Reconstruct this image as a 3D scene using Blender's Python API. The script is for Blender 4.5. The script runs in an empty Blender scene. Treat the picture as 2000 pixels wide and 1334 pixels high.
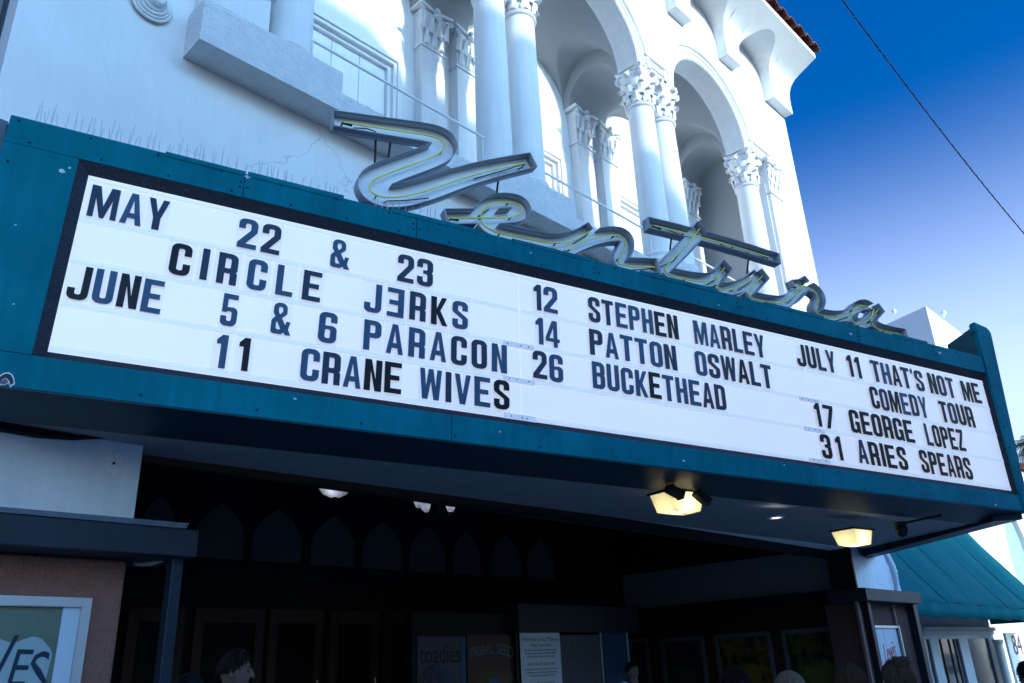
import bpy, bmesh, math, random
from mathutils import Vector, Matrix
from mathutils.geometry import tessellate_polygon
random.seed(7)
PI = math.pi
scene = bpy.context.scene
# ------------------------------------------------------------------ camera
EYE = Vector((0, 0, 1.62))
F_PX = 1577.4256
CM = Matrix(((0.699629, -0.713274, -0.04195), (-0.242066, -0.291857, 0.925323), (-0.672253, -0.637228, -0.376851)))  # world -> camera
cam_d = bpy.data.cameras.new("camera"); cam = bpy.data.objects.new("camera", cam_d)
scene.collection.objects.link(cam)
cam_d.sensor_width = 36; cam_d.lens = 36 * F_PX / 2000; cam_d.clip_start = 0.05; cam_d.clip_end = 3000
cam.matrix_world = Matrix.Translation(EYE) @ CM.transposed().to_4x4()
scene.camera = cam
# ------------------------------------------------------------------ sky, sun, exposure
SUN_EL = math.radians(14)
SUN_AZ = math.radians(3.0)          # to the right of straight out from the facade (-Y)
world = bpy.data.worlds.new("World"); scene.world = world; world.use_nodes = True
wn = world.node_tree.nodes; wl = world.node_tree.links
wn.clear()
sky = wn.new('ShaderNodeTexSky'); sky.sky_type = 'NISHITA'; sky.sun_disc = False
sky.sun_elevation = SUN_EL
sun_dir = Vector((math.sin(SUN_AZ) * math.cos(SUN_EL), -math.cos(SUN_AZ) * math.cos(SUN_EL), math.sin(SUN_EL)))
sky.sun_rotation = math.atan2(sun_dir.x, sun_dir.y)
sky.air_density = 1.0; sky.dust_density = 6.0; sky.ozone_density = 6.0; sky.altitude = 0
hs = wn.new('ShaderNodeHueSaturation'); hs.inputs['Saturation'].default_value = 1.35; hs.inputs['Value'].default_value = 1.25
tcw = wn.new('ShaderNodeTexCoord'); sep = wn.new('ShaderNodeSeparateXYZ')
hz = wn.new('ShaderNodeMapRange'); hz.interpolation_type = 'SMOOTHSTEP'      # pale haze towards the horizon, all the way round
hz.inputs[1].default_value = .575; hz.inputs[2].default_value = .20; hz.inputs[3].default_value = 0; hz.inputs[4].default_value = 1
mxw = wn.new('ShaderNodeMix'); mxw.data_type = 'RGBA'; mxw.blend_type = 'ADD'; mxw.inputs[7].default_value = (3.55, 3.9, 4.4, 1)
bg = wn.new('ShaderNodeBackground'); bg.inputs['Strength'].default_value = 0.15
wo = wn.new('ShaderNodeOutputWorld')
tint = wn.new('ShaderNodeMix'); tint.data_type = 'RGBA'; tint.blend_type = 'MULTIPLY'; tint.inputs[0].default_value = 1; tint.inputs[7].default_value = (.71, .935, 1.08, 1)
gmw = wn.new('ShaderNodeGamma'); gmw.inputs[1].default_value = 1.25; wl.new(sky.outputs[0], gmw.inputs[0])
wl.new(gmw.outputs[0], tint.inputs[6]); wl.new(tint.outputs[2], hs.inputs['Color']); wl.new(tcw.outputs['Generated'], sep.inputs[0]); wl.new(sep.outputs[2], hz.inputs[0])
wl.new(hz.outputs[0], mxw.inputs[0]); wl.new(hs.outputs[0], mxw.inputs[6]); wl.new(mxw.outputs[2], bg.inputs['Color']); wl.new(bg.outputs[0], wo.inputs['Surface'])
sd = bpy.data.lights.new("sun", 'SUN'); sd.energy = 2.4; sd.angle = math.radians(0.6); sd.color = (1.0, 0.97, 0.93)
sun = bpy.data.objects.new("sun", sd); scene.collection.objects.link(sun)
sun.rotation_euler = sun_dir.to_track_quat('Z', 'Y').to_euler(); sun.location = (0, -30, 40)
vs = scene.view_settings
vs.view_transform = 'Standard'; vs.look = 'None'; vs.gamma = 1; vs.exposure = 0.5
# ------------------------------------------------------------------ helpers
def ray(px, py):
    return CM.transposed() @ Vector((px - 1000, -(py - 667), -F_PX))
def on_y(px, py, Y):
    w = ray(px, py); return EYE + w * ((Y - EYE.y) / w.y)
def on_x(px, py, X):
    w = ray(px, py); return EYE + w * ((X - EYE.x) / w.x)
def on_z(px, py, Z):
    w = ray(px, py); return EYE + w * ((Z - EYE.z) / w.z)
def at_depth(px, py, d):
    w = ray(px, py); return EYE + w * (d / F_PX)
RM = Matrix(((0.947618, 0.31729, 0.036701), (-0.31749, 0.948262, -0.000413), (-0.034934, -0.011261, 0.999326)))
MARQ = Matrix.Translation(EYE + RM @ Vector((0, 6.0, 0))) @ RM.to_4x4()
def m_loc(px, py, ly=0.0):
    w = RM.transposed() @ ray(px, py); t = (6.0 + ly) / w.y
    return Vector((t * w.x, ly, t * w.z))
def rp(pts, seg=5):
    """rounded polygon: list of (x, y, radius)"""
    out = []; n = len(pts)
    for i in range(n):
        p = Vector(pts[i][:2]); r = pts[i][2] if len(pts[i]) > 2 else 0
        if r <= 0: out.append((p.x, p.y)); continue
        a = (Vector(pts[i - 1][:2]) - p); b = (Vector(pts[(i + 1) % n][:2]) - p)
        la, lb = a.length, b.length
        a.normalize(); b.normalize()
        ang = a.angle(b)
        if ang < 1e-3 or abs(ang - PI) < 1e-3: out.append((p.x, p.y)); continue
        d = min(r / math.tan(ang / 2), la * .5, lb * .5); rr = d * math.tan(ang / 2)
        c = p + (a + b).normalized() * (rr / math.sin(ang / 2))
        s = (p + a * d) - c; e = (p + b * d) - c
        a0 = math.atan2(s.y, s.x); a1 = math.atan2(e.y, e.x)
        da = (a1 - a0 + PI) % (2 * PI) - PI
        for k in range(seg + 1):
            t = a0 + da * k / seg; out.append((c.x + rr * math.cos(t), c.y + rr * math.sin(t)))
    return out
class MB:
    def __init__(s): s.v = []; s.f = []; s.m = []
    def add(s, vs_, fs, m=0):
        o = len(s.v); s.v += [tuple(v) for v in vs_]; s.f += [tuple(i + o for i in f) for f in fs]; s.m += [m] * len(fs); return s
    def box(s, x0, x1, y0, y1, z0, z1, m=0):
        return s.add([(x0,y0,z0),(x1,y0,z0),(x1,y1,z0),(x0,y1,z0),(x0,y0,z1),(x1,y0,z1),(x1,y1,z1),(x0,y1,z1)],
                     [(0,3,2,1),(4,5,6,7),(0,1,5,4),(1,2,6,5),(2,3,7,6),(3,0,4,7)], m)
    def hexa(s, bottom, top, m=0):
        return s.add(list(bottom) + list(top), [(0,3,2,1),(4,5,6,7),(0,1,5,4),(1,2,6,5),(2,3,7,6),(3,0,4,7)], m)
    def tube(s, pts, r, n=8, m=0, cap=True):
        pts = [Vector(p) for p in pts]; rs = r if isinstance(r, (list, tuple)) else [r] * len(pts)
        vs_ = []; fs = []; up = Vector((0.13, 0.29, 1)).normalized()
        for i, p in enumerate(pts):
            d = (pts[min(i + 1, len(pts) - 1)] - pts[max(i - 1, 0)]).normalized()
            if abs(d.dot(up)) > .95: u0 = Vector((1, 0, 0))
            else: u0 = up
            a = d.cross(u0).normalized(); b = d.cross(a)
            if i and (a.dot(pa) < 0): a = -a; b = -b
            pa = a
            for k in range(n):
                t = 2 * PI * k / n; vs_.append(p + (a * math.cos(t) + b * math.sin(t)) * rs[i])
        for i in range(len(pts) - 1):
            for k in range(n):
                k2 = (k + 1) % n; fs.append((i*n+k, i*n+k2, (i+1)*n+k2, (i+1)*n+k))
        if cap: fs += [tuple(range(n - 1, -1, -1)), tuple((len(pts)-1)*n + k for k in range(n))]
        return s.add(vs_, fs, m)
    def lathe(s, prof, c, n=24, m=0, a0=0, a1=2*PI, sx=1, sy=1):
        """prof: (r, z) list from bottom to top around vertical axis at c"""
        full = abs(a1 - a0 - 2 * PI) < 1e-6; k_n = n if full else n + 1
        vs_ = []; fs = []
        for r, z in prof:
            for k in range(k_n):
                t = a0 + (a1 - a0) * k / n; vs_.append((c[0] + sx * r * math.cos(t), c[1] + sy * r * math.sin(t), c[2] + z))
        for i in range(len(prof) - 1):
            for k in range(n):
                k2 = (k + 1) % k_n; fs.append((i*k_n+k, i*k_n+k2, (i+1)*k_n+k2, (i+1)*k_n+k))
        if full:
            if prof[0][0] > 1e-4: fs.append(tuple(range(n - 1, -1, -1)))
            if prof[-1][0] > 1e-4: fs.append(tuple((len(prof)-1)*n + k for k in range(n)))
        return s.add(vs_, fs, m)
    def ball(s, c, rx, ry=None, rz=None, n=12, m=0):
        ry = ry or rx; rz = rz or rx; h = n // 2 + 1; vs_ = [(c[0], c[1], c[2] - rz)]; fs = []
        for i in range(1, h):
            a = -PI/2 + PI * i / h
            for k in range(n):
                t = 2*PI*k/n; vs_.append((c[0]+rx*math.cos(a)*math.cos(t), c[1]+ry*math.cos(a)*math.sin(t), c[2]+rz*math.sin(a)))
        vs_.append((c[0], c[1], c[2] + rz)); L = len(vs_) - 1
        for k in range(n):
            k2 = (k+1) % n; fs.append((0, 1+k2, 1+k)); fs.append((L, L-n+k, L-n+k2))
            for i in range(h - 2): fs.append((1+i*n+k, 1+i*n+k2, 1+(i+1)*n+k2, 1+(i+1)*n+k))
        return s.add(vs_, fs, m)
    def poly(s, contours, fn, depth=0.0, m=0):
        """fill contours (outer + holes, 2D) and extrude; fn(u, v, d) -> 3D point"""
        flat = [p for c in contours for p in c]
        tris = tessellate_polygon([[Vector((p[0], p[1], 0)) for p in c] for c in contours])
        n = len(flat)
        vs_ = [fn(p[0], p[1], 0) for p in flat]
        fs = [tuple(t) for t in tris]
        if depth:
            vs_ += [fn(p[0], p[1], depth) for p in flat]
            fs += [tuple(i + n for i in reversed(t)) for t in tris]
            o = 0
            for c in contours:
                L = len(c)
                for i in range(L):
                    j = (i + 1) % L; fs.append((o+i, o+j, n+o+j, n+o+i))
                o += L
        return s.add(vs_, fs, m)
    def grid(s, rows, m=0, close=False):
        nr, nc = len(rows), len(rows[0]); vs_ = [p for r in rows for p in r]; fs = []
        for i in range(nr - 1):
            for k in range(nc - (0 if close else 1)):
                k2 = (k + 1) % nc; fs.append((i*nc+k, i*nc+k2, (i+1)*nc+k2, (i+1)*nc+k))
        return s.add(vs_, fs, m)
    def quad(s, a, b, c, d, m=0): return s.add([a, b, c, d], [(0, 1, 2, 3)], m)
    def xform(s, M):
        s.v = [tuple(M @ Vector(v)) for v in s.v]; return s
def obj(name, mb, mats, parent=None, smooth=False, bevel=0, solid=0, label=None, fix=True, world=True, angle=35):
    me = bpy.data.meshes.new(name); me.from_pydata(mb.v, [], mb.f)
    mats = mats if isinstance(mats, (list, tuple)) else [mats]
    for mm in mats: me.materials.append(mm)
    if len(mats) > 1: me.polygons.foreach_set('material_index', mb.m)
    if fix:
        b = bmesh.new(); b.from_mesh(me); bmesh.ops.remove_doubles(b, verts=b.verts, dist=1e-5)
        bmesh.ops.recalc_face_normals(b, faces=b.faces); b.to_mesh(me); b.free()
    if smooth:
        me.polygons.foreach_set('use_smooth', [True] * len(me.polygons))
        try: me.set_sharp_from_angle(angle=math.radians(angle))
        except Exception: pass
    me.update()
    o = bpy.data.objects.new(name, me); scene.collection.objects.link(o)
    if bevel:
        md = o.modifiers.new('bevel', 'BEVEL'); md.width = bevel; md.segments = 2; md.limit_method = 'ANGLE'; md.angle_limit = math.radians(40)
    if solid:
        md = o.modifiers.new('solid', 'SOLIDIFY'); md.thickness = solid; md.offset = 0
    if parent:
        o.parent = parent
        if world: o.matrix_parent_inverse = ROOTM[top(parent).name].inverted() if parent.parent is None else Matrix.Identity(4)
    if label: o['label'] = label
    return o
ROOTM = {}
def top(o):
    while o.parent: o = o.parent
    return o
def thing(name, label, cat, loc=(0, 0, 0), group=None, M=None):
    o = bpy.data.objects.new(name, None); scene.collection.objects.link(o); o.empty_display_size = .2
    o.matrix_world = M if M is not None else Matrix.Translation(Vector(loc))
    ROOTM[o.name] = o.matrix_world.copy()
    o['label'] = label; o['category'] = cat
    if group: o['group'] = group
    return o
def tag(o, label, cat, group=None):
    o['label'] = label; o['category'] = cat
    if group: o['group'] = group
    return o
def struct(o): o['kind'] = 'structure'; return o
def single(name, mb, mats, label, cat, group=None, **k):
    """a thing that is one mesh; origin at its base centre"""
    xs = [v[0] for v in mb.v]; ys = [v[1] for v in mb.v]; zs = [v[2] for v in mb.v]
    L = Vector(((min(xs)+max(xs))/2, (min(ys)+max(ys))/2, min(zs)))
    mb.v = [(v[0]-L.x, v[1]-L.y, v[2]-L.z) for v in mb.v]
    o = obj(name, mb, mats, **k); o.location = L; return tag(o, label, cat, group)
def each(name, boxes, mats, parent, **k):
    """one object per box"""
    return [obj(name, MB().box(*b), mats, parent, **k) for b in boxes]
def text_mb(body, size, fn, depth=0.004, align='CENTER', m=0, mb=None, spacing=1.0):
    cu = bpy.data.curves.new('t', 'FONT'); cu.body = body; cu.size = size; cu.align_x = align; cu.space_character = spacing; cu.resolution_u = 2
    o = bpy.data.objects.new('t', cu); scene.collection.objects.link(o)
    dg = bpy.context.evaluated_depsgraph_get(); dg.update()
    me = bpy.data.meshes.new_from_object(o.evaluated_get(dg))
    mb = mb or MB()
    mb.add([fn(v.co.x, v.co.y) for v in me.vertices], [tuple(p.vertices) for p in me.polygons], m)
    bpy.data.objects.remove(o); bpy.data.curves.remove(cu); bpy.data.meshes.remove(me)
    return mb
# ------------------------------------------------------------------ materials
def mat(name, col, rough=.6, metal=0.0, var=0.0, vscale=3.0, bump=0.0, bscale=40.0, streak=0.0, spec=.22, col2=None, cover=.5, c2scale=8, stretch=None, emit=None, estr=0, bdist=.01):
    M_ = bpy.data.materials.new(name); M_.use_nodes = True
    nt = M_.node_tree; N = nt.nodes; L = nt.links; b = N['Principled BSDF']
    b.inputs['Roughness'].default_value = rough; b.inputs['Metallic'].default_value = metal
    b.inputs['Specular IOR Level'].default_value = spec
    tc = N.new('ShaderNodeTexCoord'); src = tc.outputs['Object']
    if stretch:
        mp = N.new('ShaderNodeMapping'); mp.inputs['Scale'].default_value = stretch; L.new(src, mp.inputs[0]); ssrc = mp.outputs[0]
    else: ssrc = src
    cur = None
    rgb = N.new('ShaderNodeRGB'); rgb.outputs[0].default_value = (*col, 1); cur = rgb.outputs[0]
    if col2:
        nz = N.new('ShaderNodeTexNoise'); nz.inputs['Scale'].default_value = c2scale; nz.inputs['Detail'].default_value = 6; nz.inputs['Roughness'].default_value = .65
        L.new(ssrc, nz.inputs[0])
        rmp = N.new('ShaderNodeValToRGB'); rmp.color_ramp.elements[0].position = 1 - cover - .06; rmp.color_ramp.elements[1].position = 1 - cover + .06
        L.new(nz.outputs[0], rmp.inputs[0])
        mx = N.new('ShaderNodeMix'); mx.data_type = 'RGBA'; L.new(rmp.outputs[0], mx.inputs[0]); L.new(cur, mx.inputs[6]); mx.inputs[7].default_value = (*col2, 1); cur = mx.outputs[2]
    if var:
        nz = N.new('ShaderNodeTexNoise'); nz.inputs['Scale'].default_value = vscale; nz.inputs['Detail'].default_value = 8; nz.inputs['Roughness'].default_value = .6
        L.new(ssrc, nz.inputs[0])
        mr = N.new('ShaderNodeMapRange'); mr.inputs[1].default_value = .25; mr.inputs[2].default_value = .75; mr.inputs[3].default_value = 1 - var; mr.inputs[4].default_value = 1 + var
        L.new(nz.outputs[0], mr.inputs[0])
        mx = N.new('ShaderNodeMix'); mx.data_type = 'RGBA'; mx.blend_type = 'MULTIPLY'; mx.inputs[0].default_value = 1; L.new(cur, mx.inputs[6]); L.new(mr.outputs[0], mx.inputs[7]); cur = mx.outputs[2]
    if streak:
        mp = N.new('ShaderNodeMapping'); mp.inputs['Scale'].default_value = (14, 14, .8); L.new(src, mp.inputs[0])
        nz = N.new('ShaderNodeTexNoise'); nz.inputs['Scale'].default_value = 1.0; nz.inputs['Detail'].default_value = 7; L.new(mp.outputs[0], nz.inputs[0])
        mr = N.new('ShaderNodeMapRange'); mr.inputs[1].default_value = .3; mr.inputs[2].default_value = .7; mr.inputs[3].default_value = 1 - streak; mr.inputs[4].default_value = 1 + streak * .6
        L.new(nz.outputs[0], mr.inputs[0])
        mx = N.new('ShaderNodeMix'); mx.data_type = 'RGBA'; mx.blend_type = 'MULTIPLY'; mx.inputs[0].default_value = 1; L.new(cur, mx.inputs[6]); L.new(mr.outputs[0], mx.inputs[7]); cur = mx.outputs[2]
    L.new(cur, b.inputs['Base Color'])
    if bump:
        nz = N.new('ShaderNodeTexNoise'); nz.inputs['Scale'].default_value = bscale; nz.inputs['Detail'].default_value = 5; L.new(src, nz.inputs[0])
        bp = N.new('ShaderNodeBump'); bp.inputs['Strength'].default_value = bump; bp.inputs['Distance'].default_value = bdist; L.new(nz.outputs[0], bp.inputs['Height']); L.new(bp.outputs[0], b.inputs['Normal'])
    if emit: b.inputs['Emission Color'].default_value = (*emit, 1); b.inputs['Emission Strength'].default_value = estr
    return M_
WHITE = mat('white_stucco', (.76, .765, .765), .85, var=.05, vscale=1.4, streak=.05, bump=.25, bscale=60, bdist=.004, spec=.2)
def cracked(name):
    """white stucco with fine hairline cracks in places"""
    M_ = mat(name, (.78, .78, .775), .85, var=.08, vscale=.9, streak=.025, spec=.2)
    nt = M_.node_tree; N = nt.nodes; L = nt.links; b = N['Principled BSDF']
    tc = N.new('ShaderNodeTexCoord')
    nz = N.new('ShaderNodeTexNoise'); nz.inputs['Scale'].default_value = 2.2; nz.inputs['Detail'].default_value = 6; L.new(tc.outputs['Object'], nz.inputs[0])
    mxv = N.new('ShaderNodeMix'); mxv.data_type = 'RGBA'; mxv.blend_type = 'LINEAR_LIGHT'; mxv.inputs[0].default_value = .35
    L.new(tc.outputs['Object'], mxv.inputs[6]); L.new(nz.outputs[1], mxv.inputs[7])
    vo = N.new('ShaderNodeTexVoronoi'); vo.feature = 'DISTANCE_TO_EDGE'; vo.inputs['Scale'].default_value = .55; L.new(mxv.outputs[2], vo.inputs[0])
    r1 = N.new('ShaderNodeMapRange'); r1.inputs[1].default_value = .0; r1.inputs[2].default_value = .006; r1.inputs[3].default_value = 1; r1.inputs[4].default_value = 0; L.new(vo.outputs[0], r1.inputs[0])
    n2 = N.new('ShaderNodeTexNoise'); n2.inputs['Scale'].default_value = .9; n2.inputs['Detail'].default_value = 3; L.new(tc.outputs['Object'], n2.inputs[0])
    r2 = N.new('ShaderNodeMapRange'); r2.inputs[1].default_value = .48; r2.inputs[2].default_value = .56; L.new(n2.outputs[0], r2.inputs[0])
    ml = N.new('ShaderNodeMath'); ml.operation = 'MULTIPLY'; L.new(r1.outputs[0], ml.inputs[0]); L.new(r2.outputs[0], ml.inputs[1])
    ms = N.new('ShaderNodeMath'); ms.operation = 'MULTIPLY'; ms.inputs[1].default_value = .45; L.new(ml.outputs[0], ms.inputs[0])
    old = b.inputs['Base Color'].links[0].from_socket
    mc = N.new('ShaderNodeMix'); mc.data_type = 'RGBA'; L.new(ms.outputs[0], mc.inputs[0]); L.new(old, mc.inputs[6]); mc.inputs[7].default_value = (.22, .24, .28, 1); L.new(mc.outputs[2], b.inputs['Base Color'])
    n3 = N.new('ShaderNodeTexNoise'); n3.inputs['Scale'].default_value = 14; n3.inputs['Detail'].default_value = 9; L.new(tc.outputs['Object'], n3.inputs[0])
    bp = N.new('ShaderNodeBump'); bp.inputs['Strength'].default_value = .25; bp.inputs['Distance'].default_value = .012; L.new(n3.outputs[0], bp.inputs['Height']); L.new(bp.outputs[0], b.inputs['Normal'])
    return M_
WALL = cracked('old_white_stucco')
ROUGHW = mat('rough_white_stucco', (.74, .74, .74), .9, var=.08, vscale=9, bump=.9, bscale=38, bdist=.03, spec=.15)
VAULT = mat('vault_plaster', (.37, .385, .40), .9, var=.03, vscale=2, spec=.1)  # greyer than the white stucco, deepening the loggia shade by colour
TEAL = mat('teal_paint', (.0, .148, .196), .55, spec=.04, var=.30, vscale=1.3, streak=.10, bump=.35, bscale=2.2, bdist=.03, col2=(.001, .172, .228), cover=.36, c2scale=1.6)
TEALD = mat('shaded_teal_paint', (.003, .03, .045), .5, var=.2, vscale=4)  # marquee teal with the unlit underside's shade put into the colour
TRIM = mat('speckled_black_trim', (.016, .019, .03), .55, col2=(.12, .14, .18), cover=.36, c2scale=85, bump=.3, bscale=90)
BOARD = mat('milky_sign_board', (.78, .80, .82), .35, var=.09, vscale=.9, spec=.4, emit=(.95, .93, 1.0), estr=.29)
RAIL = mat('clear_track', (.80, .82, .85), .3, spec=.3, emit=(.85, .92, 1.0), estr=.23)  # emission stands in for board light coming through the clear strips
SOFFIT = mat('grey_soffit_paint', (.27, .27, .28), .6, var=.12, vscale=2, stretch=(6, .7, 1))
SILVER = mat('silver_sheet', (.36, .385, .42), .42, metal=.3, var=.12, vscale=5)
CHANW = mat('pale_channel_paint', (.88, .89, .90), .5, var=.08, vscale=6)
TUBE = mat('yellow_neon_glass', (.78, .72, .07), .2, spec=.6)
BLACK = mat('black_metal', (.012, .013, .016), .45)
WIRE = mat('pale_wire', (.45, .47, .5), .4, metal=.4)
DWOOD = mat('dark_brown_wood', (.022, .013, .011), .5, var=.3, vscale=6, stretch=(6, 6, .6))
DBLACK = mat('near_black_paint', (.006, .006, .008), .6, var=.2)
ARCHP = mat('charcoal_panel', (.10, .095, .10), .7, var=.1)
BAND = mat('slate_grey_paint', (.2, .21, .23), .7, var=.1)
BSTUC = mat('brown_stucco', (.25, .125, .10), .9, var=.12, vscale=7, bump=1.0, bscale=45, bdist=.03)
PLY = mat('blue_grey_plywood_paint', (.70, .80, .90), .6, var=.10, vscale=3, streak=.05)
ALU = mat('aluminium_frame', (.62, .64, .67), .35, metal=.6, var=.05)
PAVE = mat('concrete_paving', (.42, .41, .40), .85, var=.12, vscale=2, bump=.2)
ASPH = mat('asphalt', (.05, .05, .052), .9, var=.2, vscale=6, bump=.4)
GROUND = mat('ground_dirt', (.18, .17, .15), .9, var=.2, vscale=.5)
TILE = mat('red_clay_tile', (.20, .075, .05), .8, var=.35, vscale=5, bump=.3)
CANVAS = mat('teal_canvas', (.0, .115, .14), .8, spec=.05, var=.12, vscale=3, bump=.15, bscale=120)
CREAM = mat('cream_render', (.78, .77, .74), .85, var=.05, vscale=1, bump=.2, bscale=40)
GLASS = mat('dark_shop_glass', (.012, .02, .03), .06, spec=.8)
PAPER = mat('notice_paper', (.62, .70, .78), .6, var=.04)
# ------------------------------------------------------------------ setting
struct(obj('ground', MB().box(-400, 600, -400, 600, -.6, -.154), GROUND))
struct(obj('road', MB().box(-200, 300, -19, -4.0, -.3, -.15), ASPH))
struct(obj('pavement', MB().box(-120, 200, -4.0, 30, -.3, 0), PAVE, bevel=.02))
struct(obj('far_pavement', MB().box(-120, 200, -24, -19, -.3, -.02), PAVE))
# ------------------------------------------------------------------ theatre
COLX = [3.86, 7.40, 8.14, 11.68, 12.42, 15.96]; YC = 7.2; RC = .265
YF = 6.95; ZS = 12.92; ZB = 8.28; YB = 8.95; ZT = 17.6
BAYS = [(COLX[0], COLX[1]), (COLX[2], COLX[3]), (COLX[4], COLX[5])]
XL, XR = 1.05, 18.5
th = thing('theatre', 'white stucco theatre with arched loggia of paired columns above the marquee', 'theatre', (9.8, 7.0, 0))
ol = [(XL, 3.0), (2.57, 3.0), (2.57, 3.66), (XR, 3.66), (XR, 7.8), (2.68, 7.8), (2.68, ZT), (XL, ZT)]
w = MB().poly([ol], lambda u, v, d: (u, 7.0 + d, v), .3)
obj('front_wall', w, WALL, th, fix=True)
each('outer_wall', [(XL, XL + .3, 7.31, 20, 0, ZT), (XR - .3, XR, 7.31, 20, 3.5, ZT), (XL + .3, XR - .3, 19.7, 20, 0, ZT)], WALL, th)
# arcade wall with three arches (XZ polygon extruded in y)
out = [(2.58, ZS - .02), (2.58, ZT), (XR, ZT), (XR, 8.0), (16.42, 8.0), (16.42, ZS - .02)]
RA = 1.49
for a, b in reversed(BAYS):
    cx = (a + b) / 2
    out += [(cx + RA * math.cos(t), ZS + RA * math.sin(t)) for t in [PI * k / 40 for k in range(41)]]
    # small joints between arch ends are straight runs
w = MB().poly([out], lambda u, v, d: (u, YF + d, v), .5)
obj('arcade_wall', w, WHITE, th)
# archivolt mouldings
for a, b in BAYS:
    cx = (a + b) / 2; w = MB()
    for rr, wd, pr in ((1.50, .10, .025), (1.66, .05, .035), (1.80, .10, .055)):
        rows = []
        for k in range(49):
            t = PI * k / 48; c, s_ = math.cos(t), math.sin(t)
            rows.append([(cx + (rr) * c, YF, ZS + rr * s_), (cx + (rr + .012) * c, YF - pr, ZS + (rr + .012) * s_), (cx + (rr + wd - .012) * c, YF - pr, ZS + (rr + wd - .012) * s_), (cx + (rr + wd) * c, YF, ZS + (rr + wd) * s_)])
        w.grid(rows)
    obj('arch_moulding', w, WHITE, th, smooth=True)
# impost blocks over the column pairs
for x0, x1 in ((2.58, COLX[0] + .27), (COLX[1] - .27, COLX[2] + .27), (COLX[3] - .27, COLX[4] + .27), (COLX[5] - .27, 17.15)):
    w = MB().box(x0 + .21, x1 - .21, YF - .012, YF + .02, ZS + .06, ZS + .38)
    for zz, hh, pr in ((ZS + .10, .05, .05), (ZS + .22, .04, .035), (ZS + .3, .07, .075)):
        w.box(x0 + .22, x1 - .22, YF - pr, YF + .01, zz, zz + hh)
    obj('impost_moulding', w, WHITE, th, bevel=.008)
# --- columns
def capital_mb(cx, cy, z0, r, h, half, square=False):
    m_ = MB(); n = 24
    m_.lathe([(r + .0, 0), (r + .035, .012), (r + .045, .035), (r + .03, .06), (r + .002, .07), (r + .03, .085), (r + .03, .1), (r, .115)], (cx, cy, z0), n)
    bell = [(r, .1), (r + .015, .3 * h), (r + .05, .55 * h), (r + .12, .82 * h)]
    m_.lathe(bell, (cx, cy, z0), n)
    for ring, (zz, ll, rr, ph) in enumerate(((.1, .34 * h, r + .02, 0), (.28 * h, .34 * h, r + .035, PI / 8))):   # acanthus leaves
        for k in range(8):
            t = ph + 2 * PI * k / 8 + PI / 8
            ct, st = math.cos(t), math.sin(t); rows = []
            for j in range(6):
                q = j / 5; zz2 = z0 + zz + ll * (q if q < .85 else .85 - (q - .85) * .6); oo = rr + .02 + .05 * q * q + (.05 if q > .85 else 0)
                wd = .085 * (1 - .45 * q) * (1 + .25 * (j % 2))
                rows.append([(cx + ct * (oo - .02) - st * wd, cy + st * (oo - .02) + ct * wd, zz2), (cx + ct * (oo + .02), cy + st * (oo + .02), zz2 + .006), (cx + ct * (oo - .02) + st * wd, cy + st * (oo - .02) - ct * wd, zz2)])
            m_.grid(rows)
    zt = z0 + h
    # corner volutes
    for k in range(4):
        t = PI / 4 + PI / 2 * k; ct, st = math.cos(t), math.sin(t); R0 = half * 1.22
        pts = []
        for j in range(15):
            a = j / 14 * 2.6 * PI; rad = .075 * (1 - j / 18)
            pts.append((cx + ct * (R0 - .06 + rad * math.cos(PI / 2 - a)), cy + st * (R0 - .06 + rad * math.cos(PI / 2 - a)), zt - .19 + rad * math.sin(PI / 2 - a)))
        m_.tube([(cx + ct * (r + .03), cy + st * (r + .03), zt - .40), (cx + ct * (r + .09), cy + st * (r + .09), zt - .19)] + pts, [.03, .035] + [.04] * 15, 8)
    # egg under the middle of each abacus side
    for k in range(4):
        t = PI / 2 * k; m_.ball((cx + math.cos(t) * (r + .14), cy + math.sin(t) * (r + .14), zt - .2), .075, .075, .05, 10)
        m_.ball((cx + math.cos(t) * (half - .06), cy + math.sin(t) * (half - .06), zt - .085), .055, .055, .06, 8)
    # concave abacus
    con = []
    for k in range(4):
        t = PI / 2 * k; c0 = Vector((math.cos(t - PI / 4), math.sin(t - PI / 4))) * half * 1.36; c1 = Vector((math.cos(t + PI / 4), math.sin(t + PI / 4))) * half * 1.36
        for j in range(7):
            q = j / 7; p = c0.lerp(c1, .06 + q * .92); inn = Vector((math.cos(t), math.sin(t))) * (-.26 * half * math.sin(PI * (.06 + q * .92)))
            p = p + inn; con.append((cx + p.x, cy + p.y))
    m_.poly([con], lambda u, v, d: (u, v, zt - .085 + d), .055)
    m_.poly([[(cx + (u - cx) * 1.05, cy + (v - cy) * 1.05) for u, v in con]], lambda u, v, d: (u, v, zt - .032 + d), .034)
    return m_
ZN = 11.93
def column(cx):
    zb = ZB + .28; H = ZN - zb
    c = obj('column', MB().lathe([(RC * (1.04 - .08 * (k / 16) ** 1.6), H * k / 16) for k in range(17)], (cx, YC, zb), 40), WHITE, th, smooth=True)
    obj('capital', capital_mb(cx, YC, ZN, RC * .96, ZS - ZN - .04, .345), WHITE, c, smooth=True, angle=50, world=False)
    b = MB().box(cx - .37, cx + .37, YC - .37, YC + .37, ZB, ZB + .1)
    b.lathe([(.36, .1), (.37, .13), (.37, .17), (.345, .2), (.30, .22), (.295, .27), (.32, .30), (.325, .33), (.30, .36), (.275, .37), (.27, .42)], (cx, YC, ZB), 40)
    obj('column_base', b, WHITE, c, smooth=True, world=False)
for x in COLX: column(x)
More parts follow.
